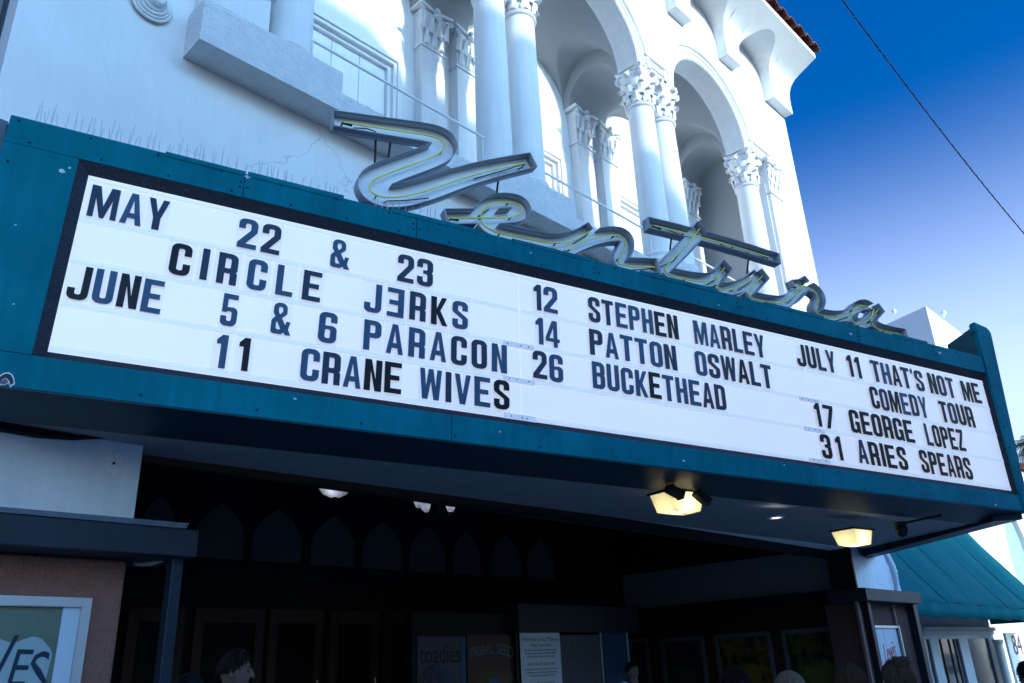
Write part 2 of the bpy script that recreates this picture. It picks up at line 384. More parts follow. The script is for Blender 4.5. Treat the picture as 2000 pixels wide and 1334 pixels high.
# end pilasters at the facade
def pilaster(x0, x1, y0, y1, zb, zn, zt, cap=True):
    p = obj('pilaster', MB().box(x0, x1, y0, y1, zb, zn), WHITE, th, bevel=.012)
    m_ = MB(); d = y1 - y0; cxm = (x0 + x1) / 2
    m_.box(x0 - .035, x1 + .035, y0 - .035, y1, zn, zn + .05)
    h = zt - zn
    m_.hexa([(x0, y0, zn + .05), (x1, y0, zn + .05), (x1, y1, zn + .05), (x0, y1, zn + .05)], [(x0 - .03, y0 - .04, zt - .1), (x1 + .03, y0 - .04, zt - .1), (x1 + .03, y1, zt - .1), (x0 - .03, y1, zt - .1)])
    nl = max(2, int((x1 - x0) / .16))
    for row in range(2):
        for k in range(nl + row):
            lx = x0 + (k + .5 - .5 * row) * (x1 - x0) / nl; zz = zn + .06 + row * h * .3; off = y0 - .02 - row * .03
            m_.grid([[(lx - .07 * (1 - .5 * q), off - .05 * q * q, zz + h * .36 * q), (lx, off - .03 - .05 * q * q, zz + h * .36 * q + .01), (lx + .07 * (1 - .5 * q), off - .05 * q * q, zz + h * .36 * q)] for q in (0, .3, .6, .85, 1, .9)])
    for sx_, xx in ((-1, x0), (1, x1)):
        pts = [(xx + sx_ * (.01 + .07 * (1 - j / 18) * math.cos(j * .5)), y0 - .07 - .05 * (1 - j / 18) * math.cos(j * .5), zt - .2 + .075 * (1 - j / 18) * math.sin(j * .5)) for j in range(15)]
        m_.tube(pts, .034, 8)
    m_.ball((cxm, y0 - .12, zt - .2), .1, .07, .05, 10); m_.ball((cxm, y0 - .13, zt - .07), .06, .05, .06, 8)
    top_ = [(x0 - .11, y0 - .13), (x0 + .1 * (x1 - x0), y0 - .10), (cxm, y0 - .06), (x1 - .1 * (x1 - x0), y0 - .10), (x1 + .11, y0 - .13), (x1 + .11, y1), (x0 - .11, y1)]
    m_.poly([top_], lambda u, v, dd: (u, v, zt - .075 + dd), .07)
    obj('capital', m_, WHITE, p, smooth=True, angle=45, world=False)
    return p
pilaster(16.45, 17.05, YF - .09, YF + .05, ZB, ZN, ZS - .03)
pl = pilaster(2.60, 3.42, YF - .09, YF + .3, ZB, ZN, ZS - .03)
m_ = MB()   # panel mouldings on the left end pilaster
for zz, r_ in ((9.02, .05), (9.2, .03)): m_.tube([(2.6, YF - .1, zz), (3.46, YF - .1, zz)], r_, 12)
m_.tube([(2.72, YF - .1, 11.5), (2.72, YF - .1, 9.3), (3.34, YF - .1, 9.3), (3.34, YF - .1, 11.5)], .03, 8)
obj('panel_moulding', m_, WHITE, pl, smooth=True, world=False)
# back wall and its pilasters
wins = [((a + b) / 2 - 1.2 + .0, (a + b) / 2 + 1.2, 9.0, 11.42) for a, b in BAYS]
w = MB(); x = 2.3
for x0, x1, z0, z1 in wins:
    w.box(x, x0, YB, YB + .3, 8.0, 15.0); w.box(x0, x1, YB, YB + .3, 8.0, z0); w.box(x0, x1, YB, YB + .3, z1, 15.0); x = x1
w.box(x, 17.2, YB, YB + .3, 8.0, 15.0)
obj('loggia_back_wall', w, WHITE, th)
for x0, x1, z0, z1 in wins:
    f = MB()
    for i, (o_, y_) in enumerate(((0.0, -.05), (.07, -.014), (.14, .062))):
        t_ = .08
        for bx in ((x0 - .1 + o_, x0 - .1 + o_ + t_, z0 - .1 + o_, z1 + .1 - o_), (x1 + .1 - o_ - t_, x1 + .1 - o_, z0 - .1 + o_, z1 + .1 - o_), (x0 - .1 + o_ + t_, x1 + .1 - o_ - t_, z1 + .1 - o_ - t_, z1 + .1 - o_), (x0 - .1 + o_ + t_, x1 + .1 - o_ - t_, z0 - .1 + o_, z0 - .1 + o_ + t_)):
            f.box(bx[0], bx[1], YB + y_, YB + y_ + .12, bx[2], bx[3])
    wf = obj('window', f, WHITE, th, bevel=.006)
    p = MB(); n = 4; wd = (x1 - x0 - .24) / n
    for k in range(n): p.box(x0 + .12 + k * wd + .006, x0 + .12 + (k + 1) * wd - .006, YB + .13, YB + .17, z0 + .1, z1 - .1)
    obj('shutter_panel', p, WHITE, wf, bevel=.004, world=False)
for i in (0, 1, 2):
    for x in ((COLX[2 * i] + .03, COLX[2 * i + 1] + .06)): pass
for cx in [COLX[0] + .1, COLX[1] + .12, COLX[2] + .22, COLX[3] + .12, COLX[4] + .22, COLX[5] + .1]:
    pilaster(cx - .27, cx + .27, YB - .2, YB, 8.3, ZN + .05, ZS - .02)
# vaults over the three bays
def vault(a, b):
    x0, x1 = a + .27, b - .27; cx = (x0 + x1) / 2; ax = (x1 - x0) / 2; y0, y1 = YF + .5, YB; cy = (y0 + y1) / 2; ay = (y1 - y0) / 2
    rows = []; n = 56
    for i in range(n + 1):
        u = -math.cos(PI * i / n); row = []
        for j in range(n + 1):
            v = -math.cos(PI * j / n)
            top1 = RA + (1.0 - RA) * (v + 1) / 2
            h1 = top1 * math.sqrt(max(0, 1 - u * u)); h2 = 1.02 * math.sqrt(max(0, 1 - v * v))
            k = 18; z = math.log(math.exp(k * h1) + math.exp(k * h2)) / k - (math.log(2) / k) * (1 if abs(h1 - h2) < .02 else math.exp(-abs(h1 - h2) * 9))
            row.append((cx + ax * u, cy + ay * v, ZS + max(z, 0)))
        rows.append(row)
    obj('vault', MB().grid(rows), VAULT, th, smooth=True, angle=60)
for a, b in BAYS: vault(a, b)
# transverse arches between front columns and back pilasters
def transverse(x0, x1):
    cy = (YF + .5 + YB - .06) / 2; r = (YB - .06 - YF - .5) / 2 - .1
    pts = [(YF + .5, ZS - .03)] + [(cy - r * math.cos(PI * k / 24), ZS + r * 1.02 * math.sin(PI * k / 24)) for k in range(25)] + [(YB, ZS - .03), (YB, 14.9), (YF + .5, 14.9)]
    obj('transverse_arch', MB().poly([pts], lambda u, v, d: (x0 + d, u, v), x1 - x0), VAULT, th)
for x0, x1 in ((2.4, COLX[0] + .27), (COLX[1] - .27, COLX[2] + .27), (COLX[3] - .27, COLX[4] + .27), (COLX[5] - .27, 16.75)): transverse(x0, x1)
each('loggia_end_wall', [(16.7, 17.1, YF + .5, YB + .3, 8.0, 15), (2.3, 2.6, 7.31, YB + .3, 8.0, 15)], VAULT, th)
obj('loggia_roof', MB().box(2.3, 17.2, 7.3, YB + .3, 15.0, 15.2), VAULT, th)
obj('loggia_floor', MB().box(2.4, 17.0, 7.57, YB + .05, 7.75, 7.95), WHITE, th)
# ledge with pedestals under the columns
YL = 6.62
ol = [(2.56, 7.72), (2.56, ZB), (4.28, ZB), (4.28, 7.98), (COLX[1] - .42, 7.98), (COLX[1] - .42, ZB), (COLX[2] + .42, ZB), (COLX[2] + .42, 7.98), (COLX[3] - .42, 7.98), (COLX[3] - .42, ZB), (COLX[4] + .42, ZB), (COLX[4] + .42, 7.98), (15.54, 7.98), (15.54, ZB), (17.35, ZB), (17.35, 7.72)]
obj('ledge', MB().poly([ol], lambda u, v, d: (u, YL + d, v), .94), ROUGHW, th)
# railings between the column pairs
for a, b in BAYS:
    r_ = MB(); yy = YC - .05
    for zz, rr in ((9.05, .02),): r_.tube([(a + .26, yy, zz), (b - .26, yy, zz)], rr, 8)
    for k in range(2):
        xx = a + .3 + k * (b - a - .6); r_.tube([(xx, yy, 7.95), (xx, yy, 9.05)], .012, 6)
    obj('railing', r_, WHITE, th, smooth=True)
# cornice: arched corbel table and cove up to the eave
PROF = [(6.70, 15.22), (6.705, 15.5), (6.70, 15.75), (6.66, 15.95), (6.58, 16.12), (6.44, 16.24), (6.2, 16.36), (5.95, 16.48), (5.8, 16.55)]
for _ in range(3):
    _q = [PROF[0]]
    for _a, _b in zip(PROF, PROF[1:]): _q += [(_a[0] * .75 + _b[0] * .25, _a[1] * .75 + _b[1] * .25), (_a[0] * .25 + _b[0] * .75, _a[1] * .25 + _b[1] * .75)]
    PROF = _q + [PROF[-1]]
def prof_y(z):
    for (y0, z0), (y1, z1) in zip(PROF, PROF[1:]):
        if z <= z1: return y0 + (y1 - y0) * max(0, (z - z0)) / (z1 - z0)
    return PROF[-1][0]
def prof_arc(t):   # t in 0..1 along the profile
    k = t * (len(PROF) - 1); i = min(int(k), len(PROF) - 2); q = k - i
    return (PROF[i][0] + (PROF[i+1][0] - PROF[i][0]) * q, PROF[i][1] + (PROF[i+1][1] - PROF[i][1]) * q)
CORB = []; x = 18.5
CORB = [(17.42, 18.5)] + [(15.11 - 2.21 * k, 15.76 - 2.21 * k) for k in range(6)] + [(XL, 2.5)]
CORB.sort()
c_ = MB()
def z_low(x):
    for a, b in CORB:
        if a <= x <= b: return 15.22
    for (a, b), (a2, b2) in zip(CORB, CORB[1:]):
        if b < x < a2:
            mid = (b + a2) / 2; hw = (a2 - b) / 2; q = (x - mid) / hw
            return 15.62 + .80 * math.sqrt(max(0, 1 - q * q))
    return 15.22
xs = []
for i, (a, b) in enumerate(CORB):
    xs += [a, b]
    if i + 1 < len(CORB):
        a2 = CORB[i + 1][0]; xs += [b + (a2 - b) * (.5 - .5 * math.cos(PI * k / 24)) for k in range(25)]
rows = []
low = []
for x in xs:
    z0 = z_low(x); zs_ = [z0 + (16.55 - z0) * (k / 24) for k in range(25)]
    rows.append([(x, prof_y(z), z) for z in zs_]); low.append((x, z0))
c_.grid(rows)
c_.grid([[(x, prof_y(z), z), (x, 7.0 if z > 15.3 else 7.0, z + (.12 if z > 15.9 else 0))] for x, z in low])       # jambs, corbel feet, little vaults
end = [(y, z) for y, z in PROF] + [(5.8, 16.75), (7.0, 17.3), (7.0, 15.22)]
c_.poly([end], lambda u, v, d: (XR + d, u, v), .004); c_.poly([end], lambda u, v, d: (XL - d, u, v), .004)
c_.quad((XL, 5.8, 16.55), (XR, 5.8, 16.55), (XR, 5.8, 16.68), (XL, 5.8, 16.68))
obj('cornice', c_, WHITE, th, smooth=True, angle=50)
r_ = MB().hexa([(XL, 5.82, 16.68), (XR, 5.82, 16.68), (XR, 13.5, 19.6), (XL, 13.5, 19.6)], [(XL, 5.82, 16.74), (XR, 5.82, 16.74), (XR, 13.5, 19.66), (XL, 13.5, 19.66)])
rf = obj('roof', r_, TILE, th)
t_ = MB(); x = XR - .1; sl = (19.66 - 16.74) / (13.5 - 5.82)
while x > XL:
    for j in range(12):
        ya, yb = 5.68 + j * .62 - .03 * (j > 0), 5.68 + (j + 1) * .62; za = 16.76 + (ya - 5.82) * sl + .02; zb_ = 16.76 + (yb - 5.82) * sl - .02
        jit = random.uniform(-.02, .02)
        ra = []
        for y, z, rr in ((ya + jit, za + .02, .2), (yb + jit, zb_, .165)):
            ra.append([(x + rr * math.cos(t), y, z + rr * .9 * math.sin(t)) for t in [PI * k / 8 for k in range(9)]])
            ra.append([(x + (rr - .03) * math.cos(t), y, z + (rr - .03) * .9 * math.sin(t)) for t in [PI * k / 8 for k in range(9)]])
        t_.grid([ra[1], ra[0], ra[2]])
        if j == 0: t_.grid([[(x - .2 + rr * math.cos(t) * 1.0, 5.74, 16.78 - .12 + rr * math.sin(t) * -.0 + .1) for t in (0, 1.5, 3.1)] for rr in (.05, .2)])
    x -= .45
obj('clay_tiles', t_, TILE, rf, smooth=True, world=False)
# carved round ornament high on the wall
p = on_y(297, 8, 6.97); o_ = MB()
for k, (R_, rr, pr) in enumerate(((.20, .016, .02), (.17, .018, .035), (.14, .02, .055), (.105, .022, .075))):
    o_.tube([(p.x + R_ * math.cos(t), 6.98 - pr, p.z + R_ * math.sin(t)) for t in [2 * PI * j / 40 for j in range(41)]], rr, 8, cap=False)
o_.tube([(p.x + (.012 + .008 * j * .8) * math.cos(j * .55), 6.85 - .002 * j, p.z + (.012 + .008 * j * .8) * math.sin(j * .55)) for j in range(14)], .022, 8)
o_.ball((p.x, 6.96, p.z), .15, .09, .15, 16)
obj('rosette', o_, WHITE, th, smooth=True)
# ------------------------------------------------------------------ theatre, street level
XW0, XW1 = 2.58, 17.42; YBK = 13.0
def aY(px, py, Y): return on_y(px, py, Y)
# left storefront
FX = on_y(270, 950, 6.85).x
obj('fascia_board', MB().box(-3, FX, 6.85, 7.0, on_y(262, 1016, 6.85).z - .05, on_y(262, 846, 6.85).z + .0), PLY, th, bevel=.006)
m_ = MB(); pz = on_y(222, 905, 6.845); rs = [.075 + random.uniform(-.022, .03) for _ in range(26)]
m_.poly([[(pz.x + rs[k] * math.cos(k * 2 * PI / 26), pz.z + rs[k] * 1.1 * math.sin(k * 2 * PI / 26)) for k in range(26)]], lambda u, v, d: (u, 6.846 + d, v), .003)
obj('bare_patch', m_, mat('pale_scuff', (.82, .87, .92), .7, var=.15, vscale=30), th); obj('screw', MB().ball((pz.x, 6.842, pz.z), .012), BLACK, th)
cz1 = on_y(200, 1019, 6.45).z; cz0 = on_y(200, 1076, 6.45).z; cxr = on_y(390, 1032, 6.45).x
obj('canopy', MB().box(-3, cxr, 6.45, 7.2, cz0, cz1), [mat('charcoal_canopy_paint', (.018, .026, .04), .5, var=.25)], th, bevel=.008)
m_ = MB(); m_.hexa([(-3, 6.44, cz1 + .003), (cxr - .12, 6.44, cz1 + .003), (cxr - .12, 6.9, cz1 + .003), (-3, 6.9, cz1 + .003)], [(-3, 6.46, cz1 + .02), (cxr - .1, 6.43, cz1 + .045), (cxr - .1, 6.9, cz1 + .03), (-3, 6.9, cz1 + .02)])
obj('canopy_flashing', m_, mat('grey_felt', (.10, .13, .17), .7, var=.3, vscale=12), th)
obj('stucco_pier', MB().box(-3, on_y(250, 1090, 6.85).x, 6.85, 12.0, 0, cz0 - .003), BSTUC, th, bevel=.02)
px_ = on_y(345, 1090, 6.6).x
obj('corner_post', MB().box(px_ - .05, px_ + .04, 6.55, 6.66, 0, cz0), mat('blue_black_steel', (.012, .022, .036), .4, var=.3, vscale=8), th, bevel=.006)
a_ = on_y(262, 1100, 7.0); b_ = on_y(330, 1086, 6.75)
obj('flexible_conduit', MB().tube([a_.lerp(b_, k / 30) + Vector((0, 0, -.03 * math.sin(PI * k / 30))) for k in range(31)], [.022 if k % 2 else .017 for k in range(31)], 8), mat('cream_conduit', (.4, .38, .34), .5), th, smooth=True)
# lobby shell
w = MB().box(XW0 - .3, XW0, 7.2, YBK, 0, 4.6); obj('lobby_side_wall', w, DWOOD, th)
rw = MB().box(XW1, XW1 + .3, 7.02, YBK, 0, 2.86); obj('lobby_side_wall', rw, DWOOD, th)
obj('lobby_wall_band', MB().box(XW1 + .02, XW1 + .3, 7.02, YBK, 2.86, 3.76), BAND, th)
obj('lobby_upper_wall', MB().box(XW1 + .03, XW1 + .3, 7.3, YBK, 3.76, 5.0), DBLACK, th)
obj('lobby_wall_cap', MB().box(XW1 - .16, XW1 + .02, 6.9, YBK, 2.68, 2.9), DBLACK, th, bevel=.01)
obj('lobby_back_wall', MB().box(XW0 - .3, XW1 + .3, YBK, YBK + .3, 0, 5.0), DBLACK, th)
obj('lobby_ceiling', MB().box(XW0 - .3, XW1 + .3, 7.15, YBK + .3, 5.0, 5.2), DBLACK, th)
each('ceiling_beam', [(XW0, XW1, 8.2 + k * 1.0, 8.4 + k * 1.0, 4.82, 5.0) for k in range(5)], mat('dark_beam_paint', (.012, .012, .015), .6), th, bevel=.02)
obj('lobby_header', MB().box(XW0, XW1, 7.31, 7.4, 3.50, 5.2), DBLACK, th)
# pointed blind arches along the back wall
EDG = [(264, 338), (376, 472), (489, 585), (604, 690), (705, 784), (798, 868), (883, 937), (960, 1017), (1030, 1082)]
for xa, xb in EDG:
    xm = (xa + xb) / 2; za = on_y(xm, 1089 + .066 * (xm - 400), YBK).z
    x0 = on_y(xa, 1085 + .066 * (xa - 400), YBK).x; x1 = on_y(xb, 1085 + .066 * (xb - 400), YBK).x
    h = on_y(xm, 981 + .116 * (xm - 426), YBK).z - za; cx = (x0 + x1) / 2; hw = (x1 - x0) / 2
    pts = [(cx - hw, za), (cx + hw, za)] + [(cx + hw * (1 - q ** 2.1), za + h * (.35 + .65 * q)) for q in [k / 10 for k in range(11)]][:-1] + [(cx, za + h)] + [(cx - hw * (1 - q ** 2.1), za + h * (.35 + .65 * q)) for q in [k / 10 for k in range(9, -1, -1)]]
    obj('blind_arch', MB().poly([pts], lambda u, v, d: (u, YBK - .03 + d, v), .028), ARCHP, th)
# doors at the back
DGLASS = mat('leaded_door_glass', (.008, .007, .008), .5, var=.3, vscale=14, spec=.1)
DOORW = mat('brown_door_wood', (.055, .034, .03), .5, var=.25, vscale=5, stretch=(6, 6, .6))
for xa, xb in ((240, 352), (372, 510), (520, 625), (640, 735), (750, 815)):
    x0 = on_y(xa, 1260, YBK).x; x1 = on_y(xb, 1260, YBK).x; zt_ = 2.75
    d_ = MB(); 
    for bx in ((x0, x0 + .16, 0, zt_), (x1 - .16, x1, 0, zt_), (x0 + .16, x1 - .16, zt_ - .22, zt_), (x0 + .16, x1 - .16, .02, .4)): d_.box(bx[0], bx[1], YBK - .08, YBK - .002, bx[2], bx[3])
    dr = obj('door', d_, DOORW, th, bevel=.01)
    obj('door_glass', MB().box(x0 + .16, x1 - .16, YBK - .045, YBK - .01, .4, zt_ - .22), DGLASS, dr, world=False)
    obj('handle', MB().tube([(x1 - .1, YBK - .12, 1.0), (x1 - .1, YBK - .14, 1.3), (x1 - .1, YBK - .12, 1.6)], .015, 8), ALU, dr, world=False)
# right pier with cap, white panel and downpipe
obj('pier_panel', MB().box(on_y(1660, 1075, 6.9).x, on_y(1741, 1150, 6.9).x, 6.9, 7.4, 2.88, 4.6), PLY, th, bevel=.008, label='pale painted panel above the brown pier')
obj('panel_edge', MB().box(on_y(1660, 1075, 6.9).x - .06, on_y(1660, 1075, 6.9).x - .003, 6.88, 7.4, 2.88, 4.6), BLACK, th)
dx = on_y(1738, 1100, 6.86).x
obj('downpipe', MB().tube([(dx - .25, 6.9, 3.75), (dx - .02, 6.88, 3.62), (dx + .08, 6.85, 3.4), (dx + .1, 6.85, 3.2), (dx + .1, 6.85, 2.86)], .07, 14).tube([(dx + .1, 6.85, 3.28), (dx + .1, 6.85, 3.31)], .082, 14), PLY, th, smooth=True)
obj('return_wall', MB().box(on_y(1741, 1150, 6.9).x + .01, 19.4, 7.0, 7.4, 2.8, 4.7), mat('pale_blue_wall', (.62, .68, .75), .8, var=.05), th)
cx0 = on_y(1682, 1160, 6.7).x; cx1 = on_y(1788, 1163, 6.7).x
obj('pier_cap', MB().box(cx0, cx1, 6.6, 7.4, 2.6, 2.84), mat('blue_black_cap_paint', (.016, .024, .038), .45, var=.2), th, bevel=.012)
obj('pier', MB().box(cx0 + .25, cx1 - .1, 6.9, 7.6, 0, 2.6), mat('reddish_brown_plaster', (.075, .042, .04), .85, var=.2, vscale=6), th, bevel=.01)
each('pier_post', [(on_y(xa, 1240, 6.8).x, on_y(xa, 1240, 6.8).x + wd, 6.9 - dy, 6.899, 0, 2.599) for xa, wd, dy in ((1703, .16, .13), (1790, .22, .16))], mat('black_blue_post', (.01, .016, .026), .4, var=.2), th, bevel=.008)
each('pier_strip', [(on_y(xa, 1240, 6.86).x, on_y(xa, 1240, 6.86).x + wd, 6.84, 6.899, 0, 2.599) for xa, wd in ((1684, .09), (1754, .07))], mat('faded_pink_strip', (.19, .13, .13), .8, var=.3, vscale=10), th, bevel=.006)

fa = [on_y(x, y, 6.82) for x, y in ((-60, 832), (0, 838), (70, 850), (140, 855), (210, 852), (284, 846))]
obj('shadow_gap_strip', MB().tube(fa, .022, 8).tube([p + Vector((0, .02, .05)) for p in fa], .03, 8), BLACK, th, smooth=True)  # dark tubes stand in for the shadowed gap above the fascia board
# ------------------------------------------------------------------ marquee (built in its own frame: x along the face, y into the building, z up from eye height)
mq = thing('marquee', 'teal theatre marquee with white changeable letter board and black inner trim', 'marquee', M=MARQ)
def mpart(name, mb, mats, parent=None, **k):
    return obj(name, mb, mats, parent or mq, world=False, **k)
LX0, LX1 = -1.07, 10.075
BZ0, BZ1, TZ0, TZ1 = 1.935, 2.155, 3.765, 4.0
def bz(x): return 1.912 + .0044 * (x - LX0)
FY = -.06
def rivets(m_, pts, y):
    for x, z in pts: m_.ball((x, y, z), .011, .009, .011, 6, 1)
RIV = mat('dark_rivet', (.004, .02, .03), .4)
m_ = MB(); SE = [LX0, .62, 2.13, 4.05, 5.9, 7.75, 9.1, LX1 + .0]
for a, b in zip(SE, SE[1:]): m_.box(a + .002, b - .002, FY + random.uniform(-.002, .002), .08, TZ0, TZ1 + random.uniform(-.006, .006))
pts = []
x = LX0 + .06
while x < LX1 - .05:
    pts += [(x, TZ1 - .035), (x + .1, TZ0 + .035)]; x += .48
for s_ in SE[1:-1]: pts += [(s_ - .03, TZ1 - .09), (s_ - .03, TZ0 + .09), (s_ + .03, TZ0 + .1)]
rivets(m_, pts, FY)
mpart('top_band', m_, [TEAL, RIV], bevel=.004)
for a, b, h in ((.0, .62, .012), (.64, 1.45, .018), (1.9, 2.75, .014), (3.1, 4.0, .01), (4.6, 5.6, .016), (6.3, 7.2, .01), (8.4, 9.0, .018)): mpart('flashing', MB().box(a, b, FY - .006, .05, TZ1 - .03, TZ1 + h), TEAL)
m_ = MB(); m_.box(LX0, -.575, FY, .08, BZ1 + .002, TZ0 - .002); rivets(m_, [(LX0 + .06, 3.6), (LX0 + .06, 3.0), (-.95, 2.45), (LX0 + .06, 2.3)], FY)
mpart('left_panel', m_, [TEAL, RIV], bevel=.004)
m_ = MB(); SB = [LX0, 2.5, 6.55, LX1 + .12]
for a, b in zip(SB, SB[1:]):
    y0 = FY + random.uniform(-.002, .002); a += .002; b -= .002
    m_.hexa([(a, y0, bz(a)), (b, y0, bz(b)), (b, .1, bz(b)), (a, .1, bz(a))], [(a, y0, BZ1), (b, y0, BZ1), (b, .1, BZ1), (a, .1, BZ1)])
rivets(m_, [(LX0 + .4 + k * .8, BZ0 + .04) for k in range(13)], FY)
mpart('bottom_band', m_, [TEAL, RIV], bevel=.005)
a, b = LX0, LX1 + .12
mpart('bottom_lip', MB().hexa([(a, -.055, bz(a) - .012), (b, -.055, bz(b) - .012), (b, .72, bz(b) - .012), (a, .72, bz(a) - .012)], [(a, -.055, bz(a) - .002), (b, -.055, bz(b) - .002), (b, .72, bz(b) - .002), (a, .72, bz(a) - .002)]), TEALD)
# black inner trim around the board
m_ = MB(); P0 = (-.493, 10.035, 2.215, 3.675); P1 = (-.575, 10.085, BZ1 - .005, TZ0 + .0)
def ring(a, ya, b, yb):
    A = [(a[0], ya, a[2]), (a[1], ya, a[2]), (a[1], ya, a[3]), (a[0], ya, a[3])]; Bq = [(b[0], yb, b[2]), (b[1], yb, b[2]), (b[1], yb, b[3]), (b[0], yb, b[3])]
    for i in range(4):
        j = (i + 1) % 4; m_.quad(A[i], A[j], Bq[j], Bq[i])
ring(P0, -.004, P1, -.05); ring(P0, -.004, P0, .06)
mpart('board_trim', m_, TRIM)
# letter board in three panels with clear tracks
SEAM = [-.50, 3.19, 6.81, 10.08]
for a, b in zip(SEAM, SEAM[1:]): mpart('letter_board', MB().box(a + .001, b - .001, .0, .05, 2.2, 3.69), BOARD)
ROWB = {1: 3.325, 2: 2.975, 3: 2.63, 4: 2.28}
for a, b in zip(SEAM, SEAM[1:]):
    for zz in (3.325, 2.975, 2.63, 2.28):
        dz = random.uniform(-.004, .004)
        mpart('letter_track', MB().box(a + .01, b - .01, -.0035, -.001, zz - .060 + dz, zz - .014 + dz).box(a + .01, b - .01, -.007, -.002, zz - .040 + dz, zz - .036 + dz).box(a + .01, b - .01, -.006, -.002, zz - .018 + dz, zz - .0145 + dz), RAIL)
    mpart('letter_track', MB().box(a + .01, b - .01, -.006, -.001, 3.632, 3.645), RAIL)
JM = mat('worn_clear_joint', (.72, .75, .78), .35, var=.15, vscale=20, emit=(.9, .93, 1.0), estr=.14)  # slight glow added so the joints keep up with the lit board
for sx in (3.17, 6.78):
    for zz in (2.93, 2.585, 2.24):
        jt = mpart('track_joint', MB().box(sx - .16, sx + .16, -.012, -.008, zz - .03, zz + .022), JM)
        for q in range(3): mpart('screw', MB().ball((sx - .1 + q * .1 + random.uniform(-.03, .03), -.013, zz + random.uniform(-.006, .006)), .007, .004, .006, 6), BLACK, jt)
# soffit and body, in world space converted to the marquee frame
MI = MARQ.inverted()
def W2M(p): return MI @ Vector(p)
def M2W(p): return MARQ @ Vector(p)
fl = M2W((LX0, .7, BZ0 + .03)); fr = M2W((LX1 + .1, .7, BZ0 + .03))
br_ = on_y(1712, 1078, 7.12); bl_ = Vector((1.6, 7.12, 3.5))
m_ = MB(); n = 14
m_.grid([[W2M(fl.lerp(bl_, j / n).lerp(fr.lerp(br_, j / n), i / n)) for j in range(n + 1)] for i in range(n + 1)])
mpart('soffit', m_, SOFFIT, solid=.01, fix=False)
m_ = MB(); e0 = M2W((LX1 + .05, .0, BZ0)); e1 = on_y(1706, 1083, 6.98)
def vb(p, q, th_, z0, z1):
    d = (q - p); nn = Vector((-d.y, d.x, 0)).normalized() * th_
    b0 = [p, p + nn, q + nn, q]
    m_.hexa([W2M(v + Vector((0, 0, z0))) for v in b0], [W2M(v + Vector((0, 0, z1))) for v in b0])
vb(e0, e1, .34, -.06, 1.7)
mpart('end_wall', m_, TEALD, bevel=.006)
m_ = MB(); d0 = M2W((LX0, .02, BZ0)); d1 = Vector((.95, 6.98, d0.z)); vb(d0, d1, -.06, 0, 2.05)
mpart('end_wall', m_, mat('grey_blue_sheet', (.12, .16, .2), .5, var=.2), bevel=.004)
r0 = [M2W((LX0, .0, TZ1 - .05)), M2W((LX1, .0, TZ1 - .05)), Vector((18.3, 6.99, 5.1)), Vector((.98, 6.99, 5.55))]
m_ = MB().hexa([W2M(v) for v in r0], [W2M(v + Vector((0, 0, .03))) for v in r0])
mpart('marquee_roof', m_, mat('grey_roof_felt', (.06, .065, .07), .9, var=.2))
CHIP = mat('bare_metal_chip', (.55, .62, .66), .6, var=.2, vscale=40)
for cx_, cz_, r_ in ((.64, 3.97, .022), (-.66, 3.62, .016), (-.62, 3.66, .009), (-.86, 3.1, .007), (1.2, 2.10, .010), (2.95, 2.06, .008), (4.9, 2.02, .012), (6.2, 2.12, .007), (7.6, 3.86, .016), (9.2, 3.90, .02), (9.55, 1.99, .016), (3.3, 3.9, .008), (5.6, 3.82, .010), (-.75, 2.5, .006)):
    pts = []
    for k in range(11):
        a = k * 2 * PI / 11; q = r_ * random.uniform(.45, 1.2); pts.append((cx_ + q * 1.5 * math.cos(a), cz_ + q * math.sin(a)))
    mpart('paint_chip', MB().poly([pts], lambda u, v, d: (u, FY - .0045 + d, v), .0015), CHIP)
# end fin with rounded shoulder
fin = rp([(10.08, 1.95), (10.08, 4.50), (10.40, 4.455, .10), (10.235, 2.6), (10.20, 1.95)], 6)
m_ = MB().poly([fin], lambda u, v, d: (u, -.078 + d, v), .07)
m_.poly([[(10.05, 4.36), (10.05, 4.47), (10.082, 4.48), (10.082, 4.36)]], lambda u, v, d: (u, -.07 + d, v), .06)
rivets(m_, [(10.105, 4.38 - k * .27) for k in range(9)], -.08)
fo = mpart('end_fin', m_, [TEAL, RIV], bevel=.006)
m_ = MB(); pf = [(-.02, 3.6), (-.02, 4.44), (.37, 4.34), (.37, 3.6)]
m_.poly([pf], lambda u, v, d: (10.08 + d, u, v), .13)
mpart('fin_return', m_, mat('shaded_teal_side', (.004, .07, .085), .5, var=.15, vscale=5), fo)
# bird spikes along the top edge
for k, (xa, xb) in enumerate(((-.93, .02), (.02, .95), (.95, 1.45), (1.75, 2.35))):
    m_ = MB().box(xa, xb, .0, .025, TZ1, TZ1 + .008)
    x = xa + .01
    while x < xb:
        for q in range(random.choice((1, 2, 2))):
            l = random.uniform(.1, .2) * (1.15 if k < 2 else .9); tx = random.uniform(-.02, .02); ty = random.uniform(-.05, .04)
            m_.tube([(x, .012, TZ1), (x + tx, .012 + ty, TZ1 + l)], [.0032, .0022], 5)
        x += random.uniform(.03, .075)
    o = obj('bird_spike_strip', m_, WIRE); o.matrix_world = MARQ.copy()
    tag(o, ('thin wire bird spikes at the left corner of the marquee top', 'wire bird spikes on the marquee top above the word MAY', 'short wire bird spikes on the marquee top right of the word MAY', 'sparse wire bird spikes on the marquee top left of the neon script')[k], 'bird spikes', 'bird spikes along the marquee top')
